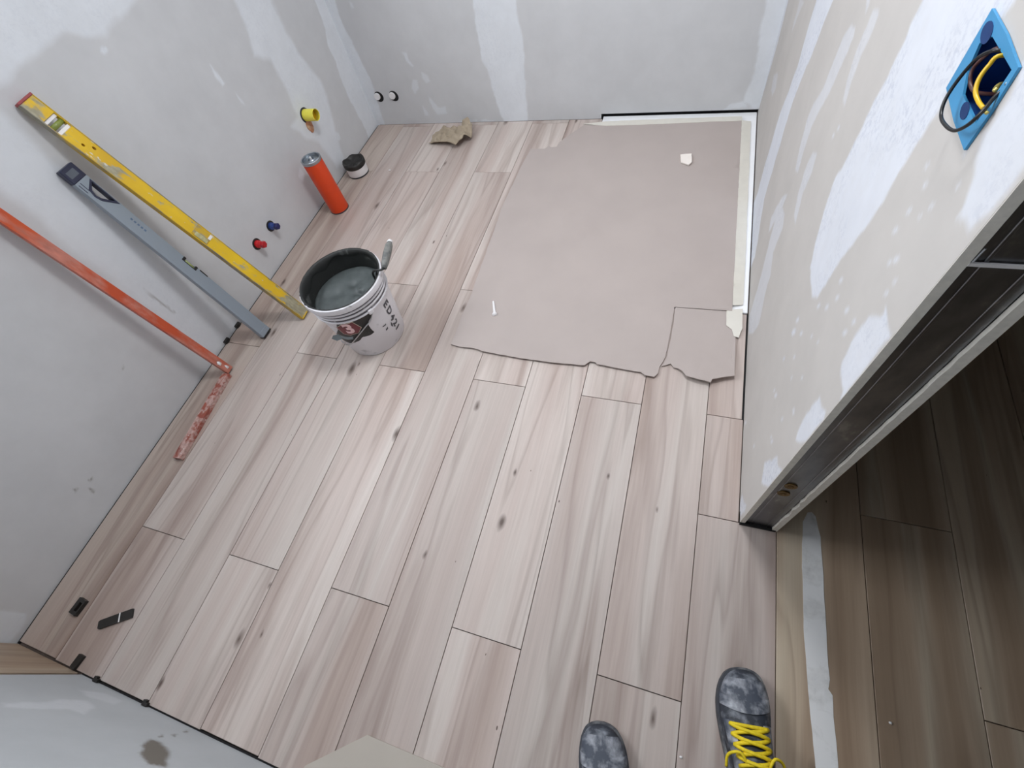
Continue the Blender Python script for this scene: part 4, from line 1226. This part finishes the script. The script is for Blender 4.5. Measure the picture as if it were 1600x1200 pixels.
wire('wire_tip', [(0.499, 0.556, 1.066), (0.4995, 0.551, 1.066), (0.500, 0.547, 1.0665)], 0.0016, M['copper_end'])
wire('wire', [(0.53, 0.585, 1.072), (0.512, 0.580, 1.075), (0.506, 0.572, 1.075), (0.504, 0.566, 1.0775)], 0.0022, M['copper_end'])
wire('wire', [(0.53, 0.575, 1.09), (0.512, 0.570, 1.085), (0.508, 0.562, 1.086), (0.505, 0.556, 1.088)], 0.0020, M['steel'])

# ------------------------------------------------------------------ tile standing upright in the near left corner
o = box('upright_tile', (XL + 0.010, -1.288, YN - 0.008, YN + 0.001, 0.001, 1.195), M['wood_hall'], None, 0.0006)
# turn so that the grain (local y) runs up
me = o.data
cxx, cyy = (XL + 0.010 - 1.288) / 2, YN - 0.0035
for v_ in me.vertices:
    v_.co = Vector((v_.co.x - cxx, v_.co.z, -(v_.co.y - cyy)))
o.rotation_euler = (math.radians(90), 0, 0)
o.location = (cxx, cyy, 0)
tag(o, 'brown wood-look tile standing upright in the near left corner', 'tile')

# black plastic bits on the floor, lower left
def tilted(o, loc, rz, rx=0, ry=0):
    o.location = loc; o.rotation_euler = (rx, ry, rz); return o
bm = bmesh.new()
add_prism(bm, [(-.016, -.024), (.016, -.024), (.016, .024), (-.016, .024)], [[(-.002, -.014), (.010, -.014), (.010, .014), (-.002, .014)]], 0, .012, 'z')
o = bm_obj('levelling_wedge', bm, M['black']); tilted(o, (-1.433, -0.288, 0.0004), -0.12)
tag(o, 'small black plastic loop lying nearest the left wall', 'tile spacer')
ws = empty('plastic_wedge', (-1.267, -0.279, 0.0004)); ws.rotation_euler = (0, 0, math.radians(33))
tag(ws, 'flat black plastic wedge with a white band, lying on the lower left floor', 'tile spacer')
bm = bmesh.new()
add_prism(bm, [(-.060, -.010), (-.056, -.013), (.054, -.014), (.054, .013), (-.054, .013), (-.060, .010)], [], 0, .007, 'z')
bm_obj('wedge_body', bm, M['black'], ws)
box('band', (.010, .014, -.0145, .0135, 0.0068, .0076), M['white_plastic'], ws)
bm = bmesh.new()
add_prism(bm, [(-.011, -.018), (.010, -.020), (.011, .020), (-.011, .018)], [], 0, .009, 'z')
o = bm_obj('plastic_shim', bm, M['black']); tilted(o, (-1.309, -0.412, 0.0004), -0.15)
tag(o, 'short black plastic shim lying against the near wall by the upright tile', 'tile spacer')
for x, lab_ in ((-1.205, 'tiny black spacer at the near wall, closer to the left corner'), (-1.001, 'tiny black spacer at the near wall, farther from the left corner')):
    bm = bmesh.new()
    add_prism(bm, [(-.009, -.006), (.009, -.006), (.009, .003), (.002, .003), (.002, .008), (-.009, .008)], [], 0, .010, 'z')
    o = bm_obj('edge_spacer', bm, M['black']); o.location = (x, YN + 0.007, 0.0004)
    tag(o, lab_, 'tile spacer')
for (y, lab_) in ((0.772, 'small black spacer at the left wall beside the red square'), (0.86, 'dark spacer strip at the left wall behind the grey level')):
    bm = bmesh.new()
    add_prism(bm, [(-.004, -.014), (.006, -.014), (.010, 0), (.006, .014), (-.004, .014)], [], 0, .014, 'z')
    o = bm_obj('edge_spacer', bm, M['black']); o.location = (XL + 0.006, y, 0.0004)
    tag(o, lab_, 'tile spacer')

# paper scrap, wall plug, plaster smear, crumbs
o = sheet('plaster_scrap', ragged([(0.190, 2.083), (0.238, 2.085), (0.243, 2.02), (0.233, 2.004), (0.198, 2.026)], .012, .001, 2), lambda x, y: 0.0125 + 0.004 * (x - .19) / .05, plain('scrap_white', srgb(236, 228, 220), 0.8, var=0.03), None, 0.015, 0.005, smooth=False)
tag(o, 'white plaster scrap lying on the cardboard near the far wall', 'scrap')
wp = empty('wall_plug', (-0.432, 1.132, 0.0095)); wp.rotation_euler = (math.radians(90), 0, math.radians(22))
tag(wp, 'white plastic wall plug lying on the cardboard', 'wall plug')
lathe('shaft', [(0.0, 0), (0.004, 0.0), (0.0048, 0.03), (0.0058, 0.058), (0.006, 0.06)], M['white_plastic'], wp, 12)
lathe('head', [(0.006, 0.058), (0.0105, 0.066), (0.0105, 0.072), (0.005, 0.076), (0, 0.076)], M['white_plastic'], wp, 10)
smear = [(0.675, 0.514), (0.663, 0.485), (0.660, 0.425), (0.660, 0.343), (0.660, 0.222), (0.667, 0.089), (0.678, -0.051), (0.688, -0.15), (0.728, -0.15), (0.721, -0.038), (0.716, 0.053), (0.716, 0.095), (0.708, 0.105), (0.712, 0.125), (0.709, 0.18), (0.707, 0.356), (0.704, 0.453), (0.694, 0.507), (0.685, 0.517)]
o = sheet('plaster_smear', ragged(smear, .02, .0008, 6), lambda x, y: 0.0002, stained('dried_plaster', srgb(226, 226, 226), srgb(205, 204, 202), 0.4, 14, 0.8, 0.12), None, 0.025, 0.0009)
tag(o, 'long pale plaster smear on the floor at the doorway', 'plaster')
rr = random.Random(21)
for (x, y, s, lab_) in ((0.409, -0.116, .004, 'tiny white crumb between the two shoes'), (0.825, 0.075, .004, 'tiny white crumb on the hall floor at right'), (-1.300, 1.975, .007, 'white crumb beside the pot with the black lid'),
                  (-0.335, 2.30, .004, 'tiny crumb by the far corner of the big cardboard')):
    bm = bmesh.new()
    bmesh.ops.create_icosphere(bm, subdivisions=1, radius=1)
    for v_ in bm.verts:
        v_.co = Vector((v_.co.x * s, v_.co.y * s * .7, v_.co.z * s * .5)) * rr.uniform(.8, 1.2)
    o = bm_obj('plaster_crumb', bm, M['white_plastic']); o.location = (x, y, s * .5)
    tag(o, lab_, 'crumb')

# ------------------------------------------------------------------ the photographer's feet
M['shoe'] = stained('shoe_leather', srgb(50, 55, 66), srgb(138, 143, 152), 0.40, 24, 0.6, 0.12, c2=srgb(36, 40, 48))
M['shoe_cap'] = stained('shoe_toe', srgb(66, 72, 84), srgb(172, 175, 182), 0.47, 22, 0.6, 0.12)
M['sole'] = stained('shoe_sole', srgb(64, 66, 72), srgb(140, 140, 140), 0.4, 20, 0.8, 0.12)
M['lace'] = plain('lace_yellow', srgb(226, 200, 30), 0.7, var=0.15, scale=120)
M['trousers'] = plain('trousers_black', srgb(26, 26, 28), 0.95, var=0.2, scale=30)
person = empty('person', (0.42, -0.25, 0))
tag(person, 'person in black trousers and dusty dark work shoes with yellow laces', 'person')
SEC = [(0.0, .020, .055), (.025, .031, .078), (.08, .037, .092), (.2, .040, .098), (.33, .040, .098), (.44, .042, .090), (.52, .0455, .079), (.60, .0485, .069), (.68, .0510, .0615), (.76, .0515, .0570), (.84, .0485, .0535), (.90, .0430, .0490), (.95, .0345, .0420), (.975, .026, .0355), (.99, .0165, .028), (1.0, .004, .021)]
SL, ZS = 0.298, 0.020
def sec(s):
    for a, b in zip(SEC, SEC[1:]):
        if a[0] <= s <= b[0]:
            k = (s - a[0]) / (b[0] - a[0])
            return a[1] + (b[1] - a[1]) * k, a[2] + (b[2] - a[2]) * k
    return SEC[-1][1:]
def bend(s):      # inward swing of the forefoot
    return 0.010 * math.sin(math.pi * min(1, max(0, (s - .2) / .8)) * .9)
def surf(s, a, off=0.0, side=1):
    w_, h_ = sec(s)
    w_ += off; h_ += off
    ca, sa = math.cos(a), math.sin(a)
    x = w_ * math.copysign(abs(ca) ** 0.75, ca)
    z = ZS + (h_ - ZS) * abs(sa) ** 0.72
    return (side * (x + bend(s) * -1), s * SL, z)
def loft(s0, s1, ns, a0, a1, na, off, side):
    bm = bmesh.new()
    g = [[bm.verts.new(surf(s0 + (s1 - s0) * (i / ns if s1 < 1 else 0.5 - 0.5 * math.cos(math.pi * i / ns)), a0 + (a1 - a0) * j / na, off, side)) for j in range(na + 1)] for i in range(ns + 1)]
    for i in range(ns):
        for j in range(na):
            bm.faces.new((g[i][j], g[i][j + 1], g[i + 1][j + 1], g[i + 1][j]))
    return bm, g
def make_shoe(toe, heel, side):
    t_, h_ = Vector(toe), Vector(heel)
    d_ = t_ - h_
    bm, g = loft(0, 1, 44, 0, math.pi, 22, 0, side)
    bm.faces.new(g[0]); bm.faces.new(list(reversed(g[-1])))
    up = bm_obj('shoe', bm, M['shoe'], person, True)
    up.location = Vector((h_.x, h_.y, 0)) - person.location
    up.rotation_euler = (0, 0, math.atan2(-d_.x, d_.y))
    out = []
    for i in range(45):
        s = .5 - .5 * math.cos(math.pi * i / 44); w_, _ = sec(s); out.append((side * (w_ + .0045 - bend(s)), s * SL + .003 * (2 * s - 1)))
    for i in reversed(range(45)):
        s = .5 - .5 * math.cos(math.pi * i / 44); w_, _ = sec(s); out.append((side * (-w_ - .0045 - bend(s)), s * SL + .003 * (2 * s - 1)))
    bm = bmesh.new()
    add_prism(bm, out, [], 0.0005, 0.024, 'z')
    bm_obj('sole', bm, M['sole'], up)
    bm, g = loft(.71, .93, 14, .25, math.pi - .25, 18, .0022, side)
    for v_ in bm.verts:          # rounded rear edge of the toe cap
        s = v_.co.y / SL
        if s < .80:
            v_.co.y += 0.010 * ((v_.co.x + side * bend(s)) / .05) ** 2
    bm_obj('toe_cap', bm, M['shoe_cap'], up, True)
    bm, g = loft(.34, .67, 12, math.radians(66), math.radians(114), 8, .0030, side)
    bm_obj('tongue', bm, M['shoe'], up, True)
    for sg in (0, 1):
        a0, a1 = (math.radians(30), math.radians(64)) if sg == 0 else (math.radians(116), math.radians(150))
        bm, g = loft(.30, .655, 12, a0, a1, 6, .0034, side)
        bm_obj('eyelet_panel', bm, M['shoe_cap'], up, True)
    rows = [0.635, 0.575, 0.515, 0.455, 0.40]
    al, ar = math.radians(52), math.radians(128)
    def lace(sA, aA, sB, aB, lift):
        pts = []
        for k in range(9):
            f = k / 8
            x, y, z = surf(sA + (sB - sA) * f, aA + (aB - aA) * f, .0055 + lift * math.sin(math.pi * f), side)
            pts.append((x, y, z))
        bm = bmesh.new()
        add_tube(bm, pts, 0.0039, 7)
        for v_ in bm.verts:
            pass
        bm_obj('lace', bm, M['lace'], up, True)
    lace(rows[0], al, rows[0], ar, .001)
    for i in range(4):
        lace(rows[i], al, rows[i + 1], ar, .004)
        lace(rows[i], ar, rows[i + 1], al, .007)
    for a, dx in ((math.radians(70), .03), (math.radians(105), -.035)):       # loose ends
        x, y, z = surf(.42, a, .008, side)
        bm = bmesh.new()
        add_tube(bm, spline([(x, y, z), (x + dx * .4, y + .018, z + .004), (x + dx, y + .010, z - .010), (x + dx * 1.1, y - .012, z - .022)], 5), 0.003, 7)
        bm_obj('lace', bm, M['lace'], up, True)
    return up
make_shoe((0.528, 0.094, 0), (0.566, -0.202, 0), 1)
make_shoe((0.222, -0.104, 0), (0.282, -0.398, 0), -1)
# trousers: one skinned surface from hems to waist
me = bpy.data.meshes.new('trousers')
J = [(0.42, -0.285, 0.90), (0.42, -0.29, 1.02),
     (0.505, -0.275, 0.82), (0.545, -0.190, 0.47), (0.560, -0.160, 0.26), (0.562, -0.155, 0.10), (0.562, -0.150, 0.066),
     (0.335, -0.290, 0.82), (0.298, -0.325, 0.47), (0.275, -0.335, 0.26), (0.272, -0.342, 0.10), (0.272, -0.340, 0.066)]
RD = [.115, .11, .085, .064, .055, .052, .053, .085, .064, .055, .052, .053]
E_ = [(0, 1), (0, 2), (2, 3), (3, 4), (4, 5), (5, 6), (0, 7), (7, 8), (8, 9), (9, 10), (10, 11)]
me.from_pydata([tuple(Vector(j) - person.location) for j in J], E_, [])
tro = link('trousers', me, M['trousers'], person)
sk = tro.modifiers.new('skin', 'SKIN')
for i, r_ in enumerate(RD):
    me.skin_vertices[0].data[i].radius = (r_, r_ * (0.8 if i < 2 else 1.0))
me.skin_vertices[0].data[0].use_root = True
sk.use_smooth_shade = True
ss = tro.modifiers.new('sub', 'SUBSURF'); ss.levels = 2; ss.render_levels = 2
